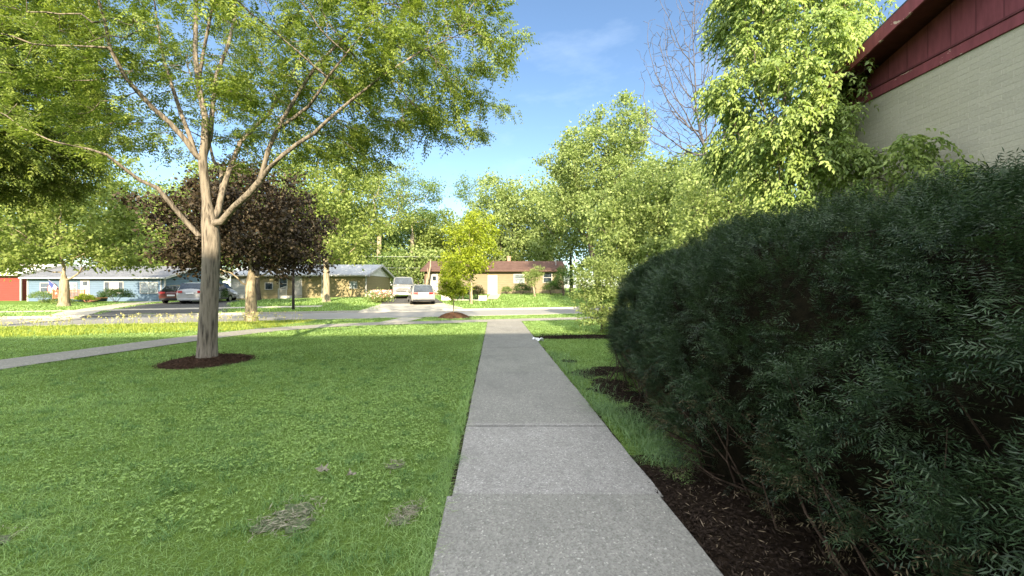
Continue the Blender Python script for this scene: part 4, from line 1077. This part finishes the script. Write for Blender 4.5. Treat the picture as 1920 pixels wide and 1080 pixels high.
def build_near_building():
    rz = math.atan(0.0446)
    e = empty('brick_apartment_building', 'beige brick apartment building with peeling dark red gable at the right edge', 'building', (0, 0, 0), rz)
    brick = mat_brick(); red = mat_red_paint('red_gable_boards', (.20, .058, .070), .38, .735); fas = mat_red_paint('red_fascia', (.22, .062, .074), None, .615)
    dark = mat_red_paint('red_soffit', (.12, .036, .042), None, .8); roofm = mat_shingle('dark_shingle', (.05, .05, .05), (.10, .10, .105))
    c = 8.3; ya, yb = -12.0, 10.45; zt = 5.64; sl = .29; ym = -.8; ze = 5.65
    zr = ze + (yb - ym) * sl
    MB().box(c, c + 24, ya, yb, -.3, zt).build('wall', brick, e)
    # red gable above a frieze board
    MB().add([(c + .03, ya, zt + .005), (c + .03, yb, zt + .005), (c + .03, yb, ze), (c + .03, ym, zr), (c + .03, ya, ze + .06), (c + 24, ya, zt + .005), (c + 24, yb, zt + .005), (c + 24, yb, ze), (c + 24, ym, zr), (c + 24, ya, ze + .06)],
             [(0, 4, 3, 2, 1), (5, 6, 7, 8, 9), (1, 2, 7, 6), (0, 5, 9, 4), (0, 1, 6, 5)]).build('gable', red, e)
    MB().box(c - .035, c + .028, ya, yb + .02, zt + .004, zt + .205).build('frieze_board', fas, e, bevel=.006)
    mb = MB(); mb.box(c - .055, c + .028, ya, yb + .02, zt + .207, zt + .235); mb.box(c - .02, c + .028, ya, yb + .02, zt + .237, zt + .262); mb.build('moulding', dark, e)
    # roof slab with overhang, soffit, rake board
    oh = .55; xo = c - oh; ye = yb + .75; zee = ze - .75 * sl + .06; zk = zr + .06
    def slab(x0, x1, z0, z1, ya_, nm, mt, y1=ym):
        A = [(x0, ya_, zee + z0), (x1, ya_, zee + z0), (x1, y1, zk + z0), (x0, y1, zk + z0)]; B = [(p[0], p[1], p[2] + z1 - z0) for p in A]
        mb = MB().add(A + B, [(0, 1, 2, 3), (7, 6, 5, 4), (0, 4, 5, 1), (1, 5, 6, 2), (2, 6, 7, 3), (3, 7, 4, 0)])
        y2 = 2 * ym - ya_
        A = [(x0, y2, zee + z0), (x1, y2, zee + z0), (x1, y1, zk + z0), (x0, y1, zk + z0)]; B = [(p[0], p[1], p[2] + z1 - z0) for p in A]
        mb.add(A + B, [(3, 2, 1, 0), (4, 5, 6, 7), (1, 5, 4, 0), (2, 6, 5, 1), (0, 4, 7, 3)])
        return mb.build(nm, mt, e)
    slab(xo, c + 24, .02, .16, ye, 'soffit', dark)
    slab(xo - .03, c + 24, .162, .20, ye + .03, 'roof', roofm)
    slab(xo - .045, xo - .003, -.12, .155, ye, 'rake_board', fas)
    # unseen building added behind the viewer so its roof line shades the lawn
    mb = MB(); x0, x1 = -75, 60
    def yf(x): return -22.0 + .028 * x
    mb.add([(x0, yf(x0), -.3), (x1, yf(x1), -.3), (x1, yf(x1) - 12, -.3), (x0, yf(x0) - 12, -.3), (x0, yf(x0), 17.25), (x1, yf(x1), 17.25), (x1, yf(x1) - 12, 17.25), (x0, yf(x0) - 12, 17.25)],
           [(0, 3, 2, 1), (4, 5, 6, 7), (0, 1, 5, 4), (1, 2, 6, 5), (2, 3, 7, 6), (3, 0, 4, 7)])
    mb.build('shade_building', brick, e)

# ------------------------------------------------------------------ vehicles
def car(name, label, loc, rz, paint, kind, group):
    """local axes: nose to +Y, rear bumper at y=0"""
    e = empty(name, label, 'car' if kind in ('suv', 'hatch') else 'van', loc, rz, group)
    if kind == 'suv':
        L, w, zb, zbelt, zr = 4.6, .93, .22, .98, 1.62; st = [(0, .38, .90, .92, .84, .80), (.05, .26, .97, .99, .91, .80), (.22, zb, zbelt, 1.22, w, .78), (.62, zb, zbelt, 1.58, w, .70), (1.3, zb, zbelt, zr, w, .70), (2.3, zb, zbelt, zr - .03, w, .70), (3.25, zb, .97, 1.08, w, .78), (3.4, zb, .95, .98, w, .86), (4.3, zb, .84, .86, w * .97, .8), (4.6, .3, .62, .64, w * .86, .7)]
        rg = (.05, 1.02, .50, 1.52, .68); sg = (.75, 3.0, 1.02, 1.50); fg = (3.2, 1.08, 2.42, 1.54, .66)
    elif kind == 'hatch':
        L, w, zb, zbelt, zr = 4.3, .90, .22, .95, 1.50; st = [(0, .36, .86, .88, .82, .76), (.05, .26, .93, .95, .88, .78), (.25, zb, zbelt, 1.2, w, .74), (.65, zb, zbelt, 1.46, w, .66), (1.3, zb, zbelt, zr, w, .66), (2.2, zb, zbelt, zr - .03, w, .66), (3.1, zb, .94, 1.05, w, .74), (3.25, zb, .92, .95, w, .82), (4.05, zb, .80, .82, w * .97, .78), (4.3, .3, .6, .62, w * .84, .7)]
        rg = (.06, .98, .55, 1.42, .64); sg = (.75, 2.8, .98, 1.40); fg = (3.05, 1.04, 2.32, 1.43, .62)
    elif kind == 'minivan':
        L, w, zb, zbelt, zr = 5.0, .98, .22, 1.0, 1.72; st = [(0, .36, .92, .95, .90, .86), (.05, .26, 1.0, 1.04, .95, .86), (.14, zb, zbelt, 1.30, w, .84), (.32, zb, zbelt, 1.68, w, .78), (1.2, zb, zbelt, zr, w, .78), (3.0, zb, zbelt, zr - .04, w, .76), (4.1, zb, .98, 1.12, w, .8), (4.25, zb, .95, .99, w, .84), (4.75, zb, .82, .85, w * .95, .78), (5.0, .3, .6, .62, w * .84, .7)]
        rg = (.10, 1.06, .26, 1.60, .74); sg = (.55, 3.7, 1.04, 1.60); fg = (4.05, 1.1, 3.1, 1.63, .72)
    else:  # full size van
        L, w, zb, zbelt, zr = 5.6, 1.0, .30, 1.20, 2.08; st = [(0, .42, 1.15, 1.2, .95, .9), (.04, .34, 1.2, 1.9, .98, .9), (.12, zb, zbelt, 2.04, w, .88), (1.5, zb, zbelt, zr, w, .88), (3.6, zb, zbelt, zr, w, .88), (3.9, zb, zbelt, zr - .06, w, .86), (4.55, zb, 1.18, 1.30, w, .88), (4.7, zb, 1.14, 1.2, w, .9), (5.45, zb, 1.06, 1.1, w * .97, .9), (5.6, .36, .9, .92, w * .9, .86)]
        rg = (.03, 1.3, .1, 1.85, .75); sg = (3.0, 4.1, 1.26, 1.88); fg = (4.58, 1.30, 4.0, 1.94, .80)
    V = []; Fq = []
    for (y, b, m, t, wb, wt) in st:
        half = [(wb * .80, b), (wb * .97, b + .10), (wb, b + (m - b) * .5), (wb * .985, m), (wt + (wb - wt) * .12, max(t - .07, m + .01)), (wt * .86, t), (0, t + .015)]
        ring = [(x, y, z) for x, z in half] + [(-x, y, z) for x, z in half[-2::-1]]
        V += ring
    n = 13
    for i in range(len(st) - 1):
        for k in range(n): k2 = (k + 1) % n; Fq.append((i * n + k, i * n + k2, (i + 1) * n + k2, (i + 1) * n + k)[::-1])
    Fq.append(tuple(range(n))); Fq.append(tuple((len(st) - 1) * n + k for k in range(n))[::-1])
    MB().add(V, Fq).build('body', paint, e, smooth=True, subsurf=1)
    blk = mat_plain('black_plastic', (.02, .02, .022), .6, .3); gl = mat_glass('car_glass', (.02, .026, .03)); tyre = mat_plain('tyre_rubber', (.016, .016, .016), .85, .1)
    rimm = mat_plain('wheel_rim', (.45, .45, .46), .35, .5, .8)
    def panel(q, nm, mt, out=(0, 0, 0), th=.02, par=e):
        q = [np.array(p, float) + np.array(out) for p in q]; nrm = np.cross(q[1] - q[0], q[3] - q[0]); nrm /= np.linalg.norm(nrm)
        v = [p for p in q] + [p - nrm * th for p in q]
        return MB().add(v, [(0, 1, 2, 3), (7, 6, 5, 4), (0, 4, 5, 1), (1, 5, 6, 2), (2, 6, 7, 3), (3, 7, 4, 0)]).build(nm, mt, par, bevel=.006)
    y0, z0, y1, z1, ww = rg; o = .035
    panel([(-ww * 1.1, y0, z0), (ww * 1.1, y0, z0), (ww * .95, y1, z1), (-ww * .95, y1, z1)], 'rear_window', gl, (0, -o, o * .4), .05)
    y0, z0, y1, z1, ww = fg
    panel([(ww * 1.1, y0, z0), (-ww * 1.1, y0, z0), (-ww * .92, y1, z1), (ww * .92, y1, z1)], 'windshield', gl, (0, o, o), .06)
    ya, yb, z0, z1 = sg
    xs0, xs1 = w * .985, (st[4][5] + (w - st[4][5]) * .2)
    nw = 3 if kind in ('suv', 'minivan', 'hatch') else 1
    for s in (-1, 1):
        for k in range(nw):
            a = ya + (yb - ya) * k / nw + .03; b = ya + (yb - ya) * (k + 1) / nw - .03; tb = b - (.45 if (k == nw - 1) else 0)
            q = [(s * xs0, a, z0), (s * xs0, b, z0), (s * xs1, tb, z1), (s * xs1, a + (.15 if k == 0 else 0), z1)]
            if s < 0: q = q[::-1]
            panel(q, 'side_window', gl, (s * .012, 0, 0), .03)
    wr = .33 if kind != 'van' else .37
    for s in (-1, 1):
        for y in (.88, L - .92):
            wd = MB().lathe((s * (w - .10), y, wr), 0, [(-.1, wr * .9), (-.09, wr), (.09, wr), (.1, wr * .9), (.1, wr * .66)], 24).build('wheel', tyre, e, smooth=False)
            MB().lathe((s * (w - .0) + s * .004, y, wr), 0, [(-.03, wr * .64), (.0, wr * .62), (.012 * s, wr * .2)], 20).build('rim', rimm, wd)
            ar = MB(); nn = 18
            for k in range(nn):
                t0, t1 = math.pi * k / nn, math.pi * (k + 1) / nn; xo = s * (w + .006); xi = s * (w - .1)
                pts = []
                for xx in (xi, xo):
                    for t, r in ((t0, wr * 1.02), (t1, wr * 1.02), (t1, wr * 1.16), (t0, wr * 1.16)): pts.append((xx, y + r * math.cos(t), wr + r * math.sin(t)))
                ar.add(pts, [(0, 1, 2, 3), (7, 6, 5, 4), (0, 4, 5, 1), (2, 6, 7, 3)])
            ar.build('wheel_arch', blk, e)
        tl = {'suv': (.42, .90, .84, .98), 'hatch': (.40, .86, .80, .95), 'minivan': (.52, .94, .86, 1.04), 'van': (.80, .96, .8, 1.25)}[kind]
        q = [(s * tl[0], -.012, tl[2]), (s * tl[1], .07, tl[2]), (s * tl[1], .09, tl[3]), (s * tl[0], -.002, tl[3])]
        if s < 0: q = q[::-1]
        panel(q, 'tail_light', mat_plain('tail_light_red', (.28, .01, .01), .3, .4), (0, -.03, 0), .03)
        hz = st[-2][2]
        q = [(s * w * .82, L - .10, hz - .22), (s * w * .45, L - .02, hz - .22), (s * w * .45, L - .1, hz - .06), (s * w * .82, L - .2, hz - .06)]
        if s < 0: q = q[::-1]
        panel(q, 'headlight', mat_plain('headlight_lens', (.7, .7, .68), .1, .7), (0, .06, 0), .03)
        MB().box(s * (w + .02) - .0, s * (w + .02) + s * .16, fg[0] - .5, fg[0] - .38, zbelt + .02, zbelt + .16).build('wing_mirror', paint, e, bevel=.02)
    MB().box(-.26, .26, -.05, -.02, .60 if kind != 'minivan' else .78, .72 if kind != 'minivan' else .90).build('license_plate', mat_plain('plate_white', (.6, .62, .64), .5), e)
    MB().box(-w * .86, w * .86, -.055, .06, .28, .44).build('rear_bumper', blk if kind != 'minivan' else paint, e, bevel=.03)
    hz = st[-1][2]
    mb = MB(); mb.box(-w * .6, w * .6, L - .05, L + .06, hz - .26, hz + .04)
    gr = mb.build('grille', mat_plain('grille_grey', (.03, .03, .032), .5, .4), e, bevel=.01)
    mb = MB()
    for k in range(3): mb.box(-w * .58, w * .58, L + .06, L + .075, hz - .22 + k * .08, hz - .19 + k * .08)
    mb.build('grille_bar', rimm, gr)
    MB().box(-w * .88, w * .88, L - .1, L + .06, .34, .56).build('front_bumper', mat_plain('bumper_grey', (.40, .40, .40), .4) if kind == 'van' else paint, e, bevel=.04)
    return e

def build_cars():
    wp = mat_paint('white_paint', (.30, .295, .28)); rp = mat_paint('maroon_paint', (.085, .014, .014)); wp2 = mat_paint('silver_white_paint', (.30, .305, .31))
    hd = math.atan2(.335, 1) ; G = 'vehicles parked in the driveways'
    def at(px, Y): x = (px - 960) / F * Y; return (x, Y, gz(x, Y) + .014)
    car('parked_suv', 'white crossover car seen from behind on the driveway right of the flower bed', at(794, 30.4), hd, wp, 'suv', G)
    car('parked_van', 'white full size van facing the street with grey grille', (lambda p: (p[0] - .317 * 5.6, p[1] + .95 * 5.6, gz(p[0], p[1]) + .03))(at(763, 36.5)), hd + math.pi - .06, wp, 'van', G)
    car('parked_minivan', 'silver white minivan seen from behind beside the maroon car', at(356, 30.5), hd - .12, wp2, 'minivan', G)
    car('parked_hatchback', 'maroon hatchback seen from behind left of the minivan', at(321, 31.2), hd - .05, rp, 'hatch', G)
    p = at(420, 36.2); car('parked_van', 'white van half hidden by the near trunk with its nose to the right', (p[0] - 3.9, p[1] + 2.2, p[2]), -math.radians(118), wp, 'minivan', G)

# ------------------------------------------------------------------ small things
def shrub(name, label, x, y, w, d, h, mat, seed, n=2600, size=.09, cat='shrub', group=None, z=None, wr=.55):
    z = gz(x, y) if z is None else z; e = empty(name, label, cat, (x, y, z), 0, group); g = np.random.default_rng(seed)
    mb = MB()
    for i in range(9):
        a = g.uniform(0, 6.28); mb.tube([(0.05 * math.cos(a), .05 * math.sin(a), -.03), (w * .25 * math.cos(a), d * .25 * math.sin(a), h * .6)], [.02, .008], 5, False)
    mb.build('stems', mat_bark('dark_bark', (.035, .028, .022), (.14, .115, .09), 6), e)
    q = norm(g.normal(0, 1, (n, 3))); q[:, 2] = np.abs(q[:, 2]) * 1.15 - .15
    k = np.array([1 + .35 * mn.noise(Vector(tuple(v * 2.2 + seed))) for v in q]); rad = g.uniform(.6, 1.05, n) * k
    pos = q * rad[:, None] * np.array([w / 2, d / 2, h * .55]) + np.array([0, 0, h * .45]); pos[:, 2] = np.maximum(pos[:, 2], .02)
    leaves_obj('foliage', pos, q + g.normal(0, .7, (n, 3)), q + np.array([0, 0, .4]) + g.normal(0, .5, (n, 3)), size * g.uniform(.6, 1.3, n), wr, mat, e)
    return e

def build_small():
    gd = MATS['deep_green_leaf']; gm = MATS['mid_green_leaf']; gp = MATS['pale_green_leaf']; gy = MATS['lime_leaf']
    def X(px, Y): return (px - 960) / F * Y
    G = 'shrubs in front of the houses'
    shrub('clipped_shrub', 'long dark green shrub under the wide window of the blue house', X(217, 40.5), 40.5, 3.6, 1.6, 1.35, gd, 1, 4200, .1, group=G)
    shrub('flowering_shrub', 'white flecked shrub at the left corner of the blue house', X(78, 41.5), 41.5, 2.4, 1.4, 1.1, gm, 2, 1600, .1, group=G)
    shrub('garden_shrub', 'yellow green tall plants before the wooden deck', X(160, 39.2), 39.2, 2.2, .9, .8, gy, 3, 1300, .12, group=G)
    shrub('garden_shrub', 'low green plants around the base of the street maple', X(110, 32.5), 32.5, 2.8, 1.2, .5, gp, 4, 1400, .1, group=G)
    shrub('garden_shrub', 'dark green bush between the near trunk and the white van nose', X(412, 33.5), 33.5, 1.2, 1.2, 1.1, gd, 5, 1500, .1, group=G)
    shrub('garden_shrub', 'dark round shrub under the right window of the tan house', X(1034, 42.2), 42.2, 2.2, 1.5, 1.5, gd, 6, 2600, .1, group=G)
    shrub('garden_shrub', 'tall dark shrub hiding the right corner of the tan house', X(1056, 41.0), 41.0, 2.4, 1.8, 3.0, gd, 7, 3600, .13, group=G)
    shrub('garden_shrub', 'green shrub under the left window of the tan house', X(978, 42.4), 42.4, 1.9, 1.3, 1.2, gd, 8, 2000, .1, group=G)
    shrub('garden_shrub', 'small green shrub right of the white door of the tan house', X(950, 42.8), 42.8, 1.2, .9, .8, gm, 9, 900, .1, group=G)
    shrub('garden_shrub', 'reddish green shrub between the white planters', X(893, 36.2), 36.2, 1.6, 1.1, 1.25, mat_leaf('reddish_leaf', (.07, .04, .015), (.16, .16, .04), .3), 10, 1600, .1, group=G)
    shrub('garden_shrub', 'dark shrub left of the two short posts before the tan house', X(858, 36.8), 36.8, 2.2, 1.2, 1.2, gd, 11, 2000, .1, group=G)
    # small tree with bare pale stem
    simple_tree('ornamental_tree', 'small clipped tree with slanting pale stem before the tan house', (X(1003, 40), 40, gz(2.3, 40)), .9, .1,
                [((-.2, 0, 2.0), (.95, .8, .75), .7), ((.25, 0, 2.6), (.65, .6, .45), .3)], gp, MATS['pale_bark'], 12, 240, .2, .26, 10, .13, .13, .55, .03, .006, .006, lean=(-.15, 0))
    # planters
    wm = mat_plain('planter_white', (.72, .68, .58), .8, .1, 0, .15, 12)
    for i, (px, w, lab) in enumerate(((837, .82, 'white stone planter at the driveway edge'), (905, .70, 'white stone planter beside the tan house path'))):
        e = empty('planter', lab, 'planter', (X(px, 35), 35, gz(X(px, 35), 35)), 0, 'white planters before the tan house')
        mb = MB(); mb.box(-w / 2, w / 2, -.22, .22, 0, .38); mb.build('pot', wm, e, bevel=.03)
        mb = MB(); mb.box(-w / 2 - .04, w / 2 + .04, -.26, .26, .381, .45); mb.build('rim', wm, e, bevel=.015)
        MB().box(-w / 2 + .05, w / 2 - .05, -.2, .2, .451, .47).build('soil', MATS['bare_soil'], e)
    for px, h, lab in ((868, .75, 'short wooden post left of the taller post in the garden bed'), (881, 1.0, 'taller short wooden post in the garden bed before the tan house')):
        e = empty('garden_post', lab, 'post', (X(px, 35.3), 35.3, gz(X(px, 35.3), 35.3)), 0, 'posts in the tan house garden bed')
        MB().box(-.07, .07, -.07, .07, -.1, h).build('shaft', mat_plain('post_wood', (.45, .36, .24), .9, .1, 0, .25), e, bevel=.012)
        MB().add([(-.09, -.09, h + .001), (.09, -.09, h + .001), (.09, .09, h + .001), (-.09, .09, h + .001), (0, 0, h + .1)], [(0, 1, 4), (1, 2, 4), (2, 3, 4), (3, 0, 4), (3, 2, 1, 0)]).build('cap', mat_plain('post_cap', (.5, .42, .3), .9), e)
    mb = MB(); g = random.Random(4); s = []
    for i in range(16):
        x = X(843 + i * 3.6, 35.1) + g.uniform(-.03, .03); e = None
        r = g.uniform(.09, .15); mb.lathe((x, 35.1 + g.uniform(-.05, .05), gz(x, 35.1) - .03), 2, [(0, r), (r * .7, r * .95), (r * 1.1, r * .6), (r * 1.25, r * .1)], 9)
    tag(mb.build('stone_edging', mat_plain('edging_stone', (.35, .33, .3), .95, .05, 0, .4, 8)), 'row of grey edging stones along the front of the tan house bed', 'edging')
    # flower bed by the driveway
    fx, fy = X(715, 33.5), 33.5
    e = empty('flower_bed', 'pink and white flower bed along the left edge of the asphalt driveway', 'flower bed', (fx, fy, gz(fx, fy)))
    g = np.random.default_rng(8); n = 4200; t = g.random(n); px = -1.6 + 1.9 * t * 0 + g.normal(0, .55, n) - 0.55 * (t - .3) * 3; py = -1.8 + 6.5 * t
    px = g.normal(0, .45, n) - .335 * py * 1.0 - .2; pz = np.abs(g.normal(.35, .22, n))
    pos = np.stack([px, py, pz], 1)
    leaves_obj('foliage', pos, g.normal(0, 1, (n, 3)) + [0, 0, .8], g.normal(0, .6, (n, 3)) + [0, 0, .6], g.uniform(.10, .24, n), .35, gp, e)
    for nm, c1, c2, k in (('pink_blooms', (.5, .14, .13), (.75, .36, .32), 420), ('white_blooms', (.65, .62, .52), (.82, .8, .72), 300)):
        yy = g.uniform(-1.8, 5, k) if nm[0] == 'p' else g.uniform(-1.8, 1.2, k); xx = g.normal(0, .42, k) - .335 * yy - .1
        pos = np.repeat(np.stack([xx, yy, g.uniform(.35, .95, k)], 1), 4, 0); q = norm(g.normal(0, 1, (k * 4, 3)) + [0, -.4, .6])
        leaves_obj(nm, pos, q, g.normal(0, 1, (k * 4, 3)), g.uniform(.06, .11, k * 4), .8, mat_leaf(nm, c1, c2, .2), e)
    # leaning dead trunk by the tan house
    e = empty('leaning_trunk', 'pale leaning bare trunk at the left end of the tan house', 'tree', (X(796, 42.5), 42.5, .6))
    MB().tube([(-.05, 0, -.1), (.12, 0, 1.0), (.42, 0, 2.2), (.62, 0, 3.2), (.66, 0, 4.0)], [.15, .13, .10, .08, .03], 8).build('trunk', MATS['pale_bark'], e, smooth=True)
    MB().tube([(.42, 0, 2.2), (.3, 0, 2.8), (.32, 0, 3.2)], [.05, .04, .01], 6).build('limb', MATS['pale_bark'], e, smooth=True)
    # dark kerbside pole
    px, py = X(550, 25.9), 25.9
    e = empty('lamp_post', 'dark slim post at the far kerb under the purple maple', 'post', (px, py, 0))
    dkm = mat_plain('post_dark', (.028, .024, .02), .7, .2)
    MB().tube([(0, 0, -.1), (0, 0, .3), (0, 0, 2.6), (0, 0, 3.9)], [.10, .085, .075, .06], 10).build('shaft', dkm, e, smooth=True)
    MB().lathe((0, 0, 3.9), 2, [(0, .08), (.05, .16), (.4, .2), (.5, .08), (.6, .01)], 10).build('lantern', dkm, e)
    # wires across the back gardens
    cab = mat_plain('cable_grey', (.45, .45, .45), .5)
    pole = mat_plain('pole_wood', (.30, .24, .17), .9)
    for nm, lab, ya, z in (('overhead_wire', 'upper pale overhead wire between the trees behind the cream house', 480, 6.0), ('overhead_wire', 'lower pale overhead wire between the trees behind the cream house', 501, 4.2)):
        a = P(640, ya, 52); b = P(900, ya + 1, 52); mid = (a + b) / 2 - np.array([0, 0, .12])
        pts = [a * (1 - t) ** 2 + 2 * mid * t * (1 - t) + b * t * t for t in np.linspace(0, 1, 12)]
        tag(MB().tube(pts, .018, 5).build(nm, cab), lab, 'wire', 'overhead wires behind the houses')
    # litter and a dry leaf
    lp = P(1008, 637, 11.2); mb = MB(); g = np.random.default_rng(3); V = []; Fq = []
    for i in range(7):
        for j in range(7): V.append(((i / 6 - .5) * .3 + g.normal(0, .015), (j / 6 - .5) * .22 + g.normal(0, .015), .05 + .035 * math.sin(i * 1.7 + j) + g.normal(0, .02)))
    for i in range(6):
        for j in range(6): Fq.append((i * 7 + j, i * 7 + j + 1, (i + 1) * 7 + j + 1, (i + 1) * 7 + j))
    o = mb.add(V, Fq).build('crumpled_paper', mat_plain('paper_white', (.75, .76, .76), .8), smooth=False); o.location = (lp[0], lp[1], .0)
    tag(o, 'crumpled white paper on the grass beside the sidewalk', 'litter')
    lm = mat_plain('dry_leaf', (.25, .23, .17), .8, .1, 0, .3, 60)
    for i, (px, py, s, lab) in enumerate(((605, 882, .055, 'curled pale brown dry leaf on the lawn'), (658, 890, .042, 'small folded grey dry leaf on the lawn right of the curled one'))):
        Y = F * 1.45 / (py - 540); V = [(0, 0, .012)]; n = 14
        for k in range(n):
            t = 2 * math.pi * k / n; r = s * (1 if k % 2 == 0 else .55) * (1.2 if k in (2, 6) else 1)
            V.append((r * math.cos(t), r * math.sin(t), .012 + .35 * abs(r * math.sin(t)) + .01 * (k % 3)))
        o = MB().add(V, [(0, 1 + k, 1 + (k + 1) % n) for k in range(n)]).build('dry_leaf', lm); o.location = ((px - 960) / F * Y, Y, .035); o.rotation_euler = (.2, .1, .5 + i)
        tag(o, lab, 'leaf')
    # mulch chips along the hedge foot and under the shrub
    cm = mat_leaf('bed_chip', (.010, .007, .006), (.045, .032, .024), 0, .9, .05)
    n = 5200; Y = RNG.uniform(1.2, 3.25, n); X_ = 1.19 + VPX * Y + np.abs(RNG.normal(0, .45, n)) - .03
    chips('mulch', X_, Y, np.full(n, .028), cm, .03, None, None)
    n = 420; Y = RNG.uniform(1.3, 3.25, n); X_ = 1.25 + VPX * Y + np.abs(RNG.normal(0, .5, n))
    chips('mulch', X_, Y, np.full(n, .036), mat_leaf('pale_chip', (.10, .07, .045), (.26, .20, .13), 0), .04, None, None, wr=.13)
    n = 2500; chips('mulch', RNG.uniform(.85, 4, n), RNG.normal(12, .28, n), np.full(n, .03), cm, .06, None, None)
    n = 2600; i = RNG.integers(0, len(SOIL), n); B = np.array(SOIL)[i]; r = np.sqrt(RNG.random(n)); t = RNG.uniform(0, 6.28, n)
    chips('mulch', B[:, 0] + B[:, 2] * r * np.cos(t), B[:, 1] + B[:, 3] * r * np.sin(t), np.full(n, .024), cm, .04, None, None)

# ------------------------------------------------------------------ light and camera
def build_world():
    w = bpy.data.worlds.new('World'); SC.world = w; w.use_nodes = True; nt = w.node_tree; N = nt.nodes; L = nt.links; N.clear()
    o = N.new('ShaderNodeOutputWorld'); bg = N.new('ShaderNodeBackground'); sky = N.new('ShaderNodeTexSky'); sky.sky_type = 'NISHITA'; sky.sun_disc = False
    d = np.array([.15, -1, .5]); el = math.atan2(.5, math.hypot(.15, 1)); az = math.atan2(.15, -1)
    sky.sun_elevation = el; sky.sun_rotation = az; sky.air_density = 1.0; sky.dust_density = .4; sky.ozone_density = 1.5; sky.altitude = 200
    # thin cirrus
    t = N.new('ShaderNodeTexCoord'); mp = N.new('ShaderNodeMapping'); mp.inputs['Scale'].default_value = (2.2, 2.2, 7.0); mp.inputs['Rotation'].default_value = (0, .35, .5)
    L.new(t.outputs['Generated'], mp.inputs[0])
    n = noise_node(nt, mp.outputs[0], 1.6, 6, .62)
    f = mth(nt, 'MULTIPLY', ramp(nt, n, [(.50, (0, 0, 0)), (.85, (1, 1, 1))]), .2)
    tint = mix(nt, 1.0, sky.outputs[0], (.90, .97, 1.0), 'MULTIPLY')
    col = mix(nt, f, tint, (5.5, 6.3, 7.2))
    # bright cloud added overhead and behind the viewer to fill the shade; clear ahead
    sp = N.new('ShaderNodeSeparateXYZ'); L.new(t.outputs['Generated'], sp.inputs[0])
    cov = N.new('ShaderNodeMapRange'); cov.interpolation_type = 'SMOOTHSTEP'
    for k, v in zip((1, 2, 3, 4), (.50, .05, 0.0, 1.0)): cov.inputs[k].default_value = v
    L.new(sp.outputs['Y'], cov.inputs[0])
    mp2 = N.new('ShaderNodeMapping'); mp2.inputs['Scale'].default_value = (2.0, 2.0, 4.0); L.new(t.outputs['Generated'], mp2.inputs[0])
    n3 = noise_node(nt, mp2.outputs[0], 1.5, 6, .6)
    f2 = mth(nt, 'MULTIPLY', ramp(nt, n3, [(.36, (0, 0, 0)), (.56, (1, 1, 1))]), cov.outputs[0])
    col = mix(nt, f2, col, FILL_CLOUD)
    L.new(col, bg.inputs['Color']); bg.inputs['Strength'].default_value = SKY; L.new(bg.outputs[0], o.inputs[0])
    s = bpy.data.lights.new('sun', 'SUN'); s.energy = SUN; s.angle = math.radians(.5); s.color = (1.0, .86, .62)
    so = bpy.data.objects.new('sun', s); COL.objects.link(so); so.rotation_euler = Vector(tuple(-d)).to_track_quat('-Z', 'Y').to_euler()
    c = bpy.data.cameras.new('camera'); c.sensor_width = 36; c.lens = F / 1920 * 36; c.clip_end = 3000; c.clip_start = .05
    co = bpy.data.objects.new('camera', c); COL.objects.link(co); co.location = (0, 0, EYE); co.rotation_euler = (math.radians(90), 0, 0)
    SC.camera = co
    SC.view_settings.view_transform = 'Standard'; SC.view_settings.look = 'None'; SC.view_settings.exposure = EXPO; SC.view_settings.gamma = 1
    SC.cycles.max_bounces = 6; SC.cycles.diffuse_bounces = 4; SC.cycles.glossy_bounces = 2; SC.cycles.transmission_bounces = 3; SC.cycles.use_denoising = True
    SC.cycles.caustics_reflective = False; SC.cycles.caustics_refractive = False

FILL_CLOUD = (15.8, 16.3, 16.8)
SKY, SUN, EXPO = .08, 4.2, 1.8
import time
def timed(f, *a):
    t = time.time(); f(*a); print(f.__name__, round(time.time() - t, 1), flush=True)
timed(build_world)
timed(build_ground_things)
mulch_mound('mulch_ring', 'dark brown bark mulch ring around the near honey locust', -6.2, 8.04, .80, .10, (.022, .013, .009), (.085, .05, .033), 1)
mulch_mound('mulch_ring', 'reddish brown mulch mound around the thin sapling', -2.95, 20.0, .78, .26, (.09, .045, .025), (.22, .12, .07), 2)
timed(build_grass)
timed(build_trees)
timed(build_hedge)
timed(build_houses)
timed(build_near_building)
timed(build_cars)
timed(build_small)
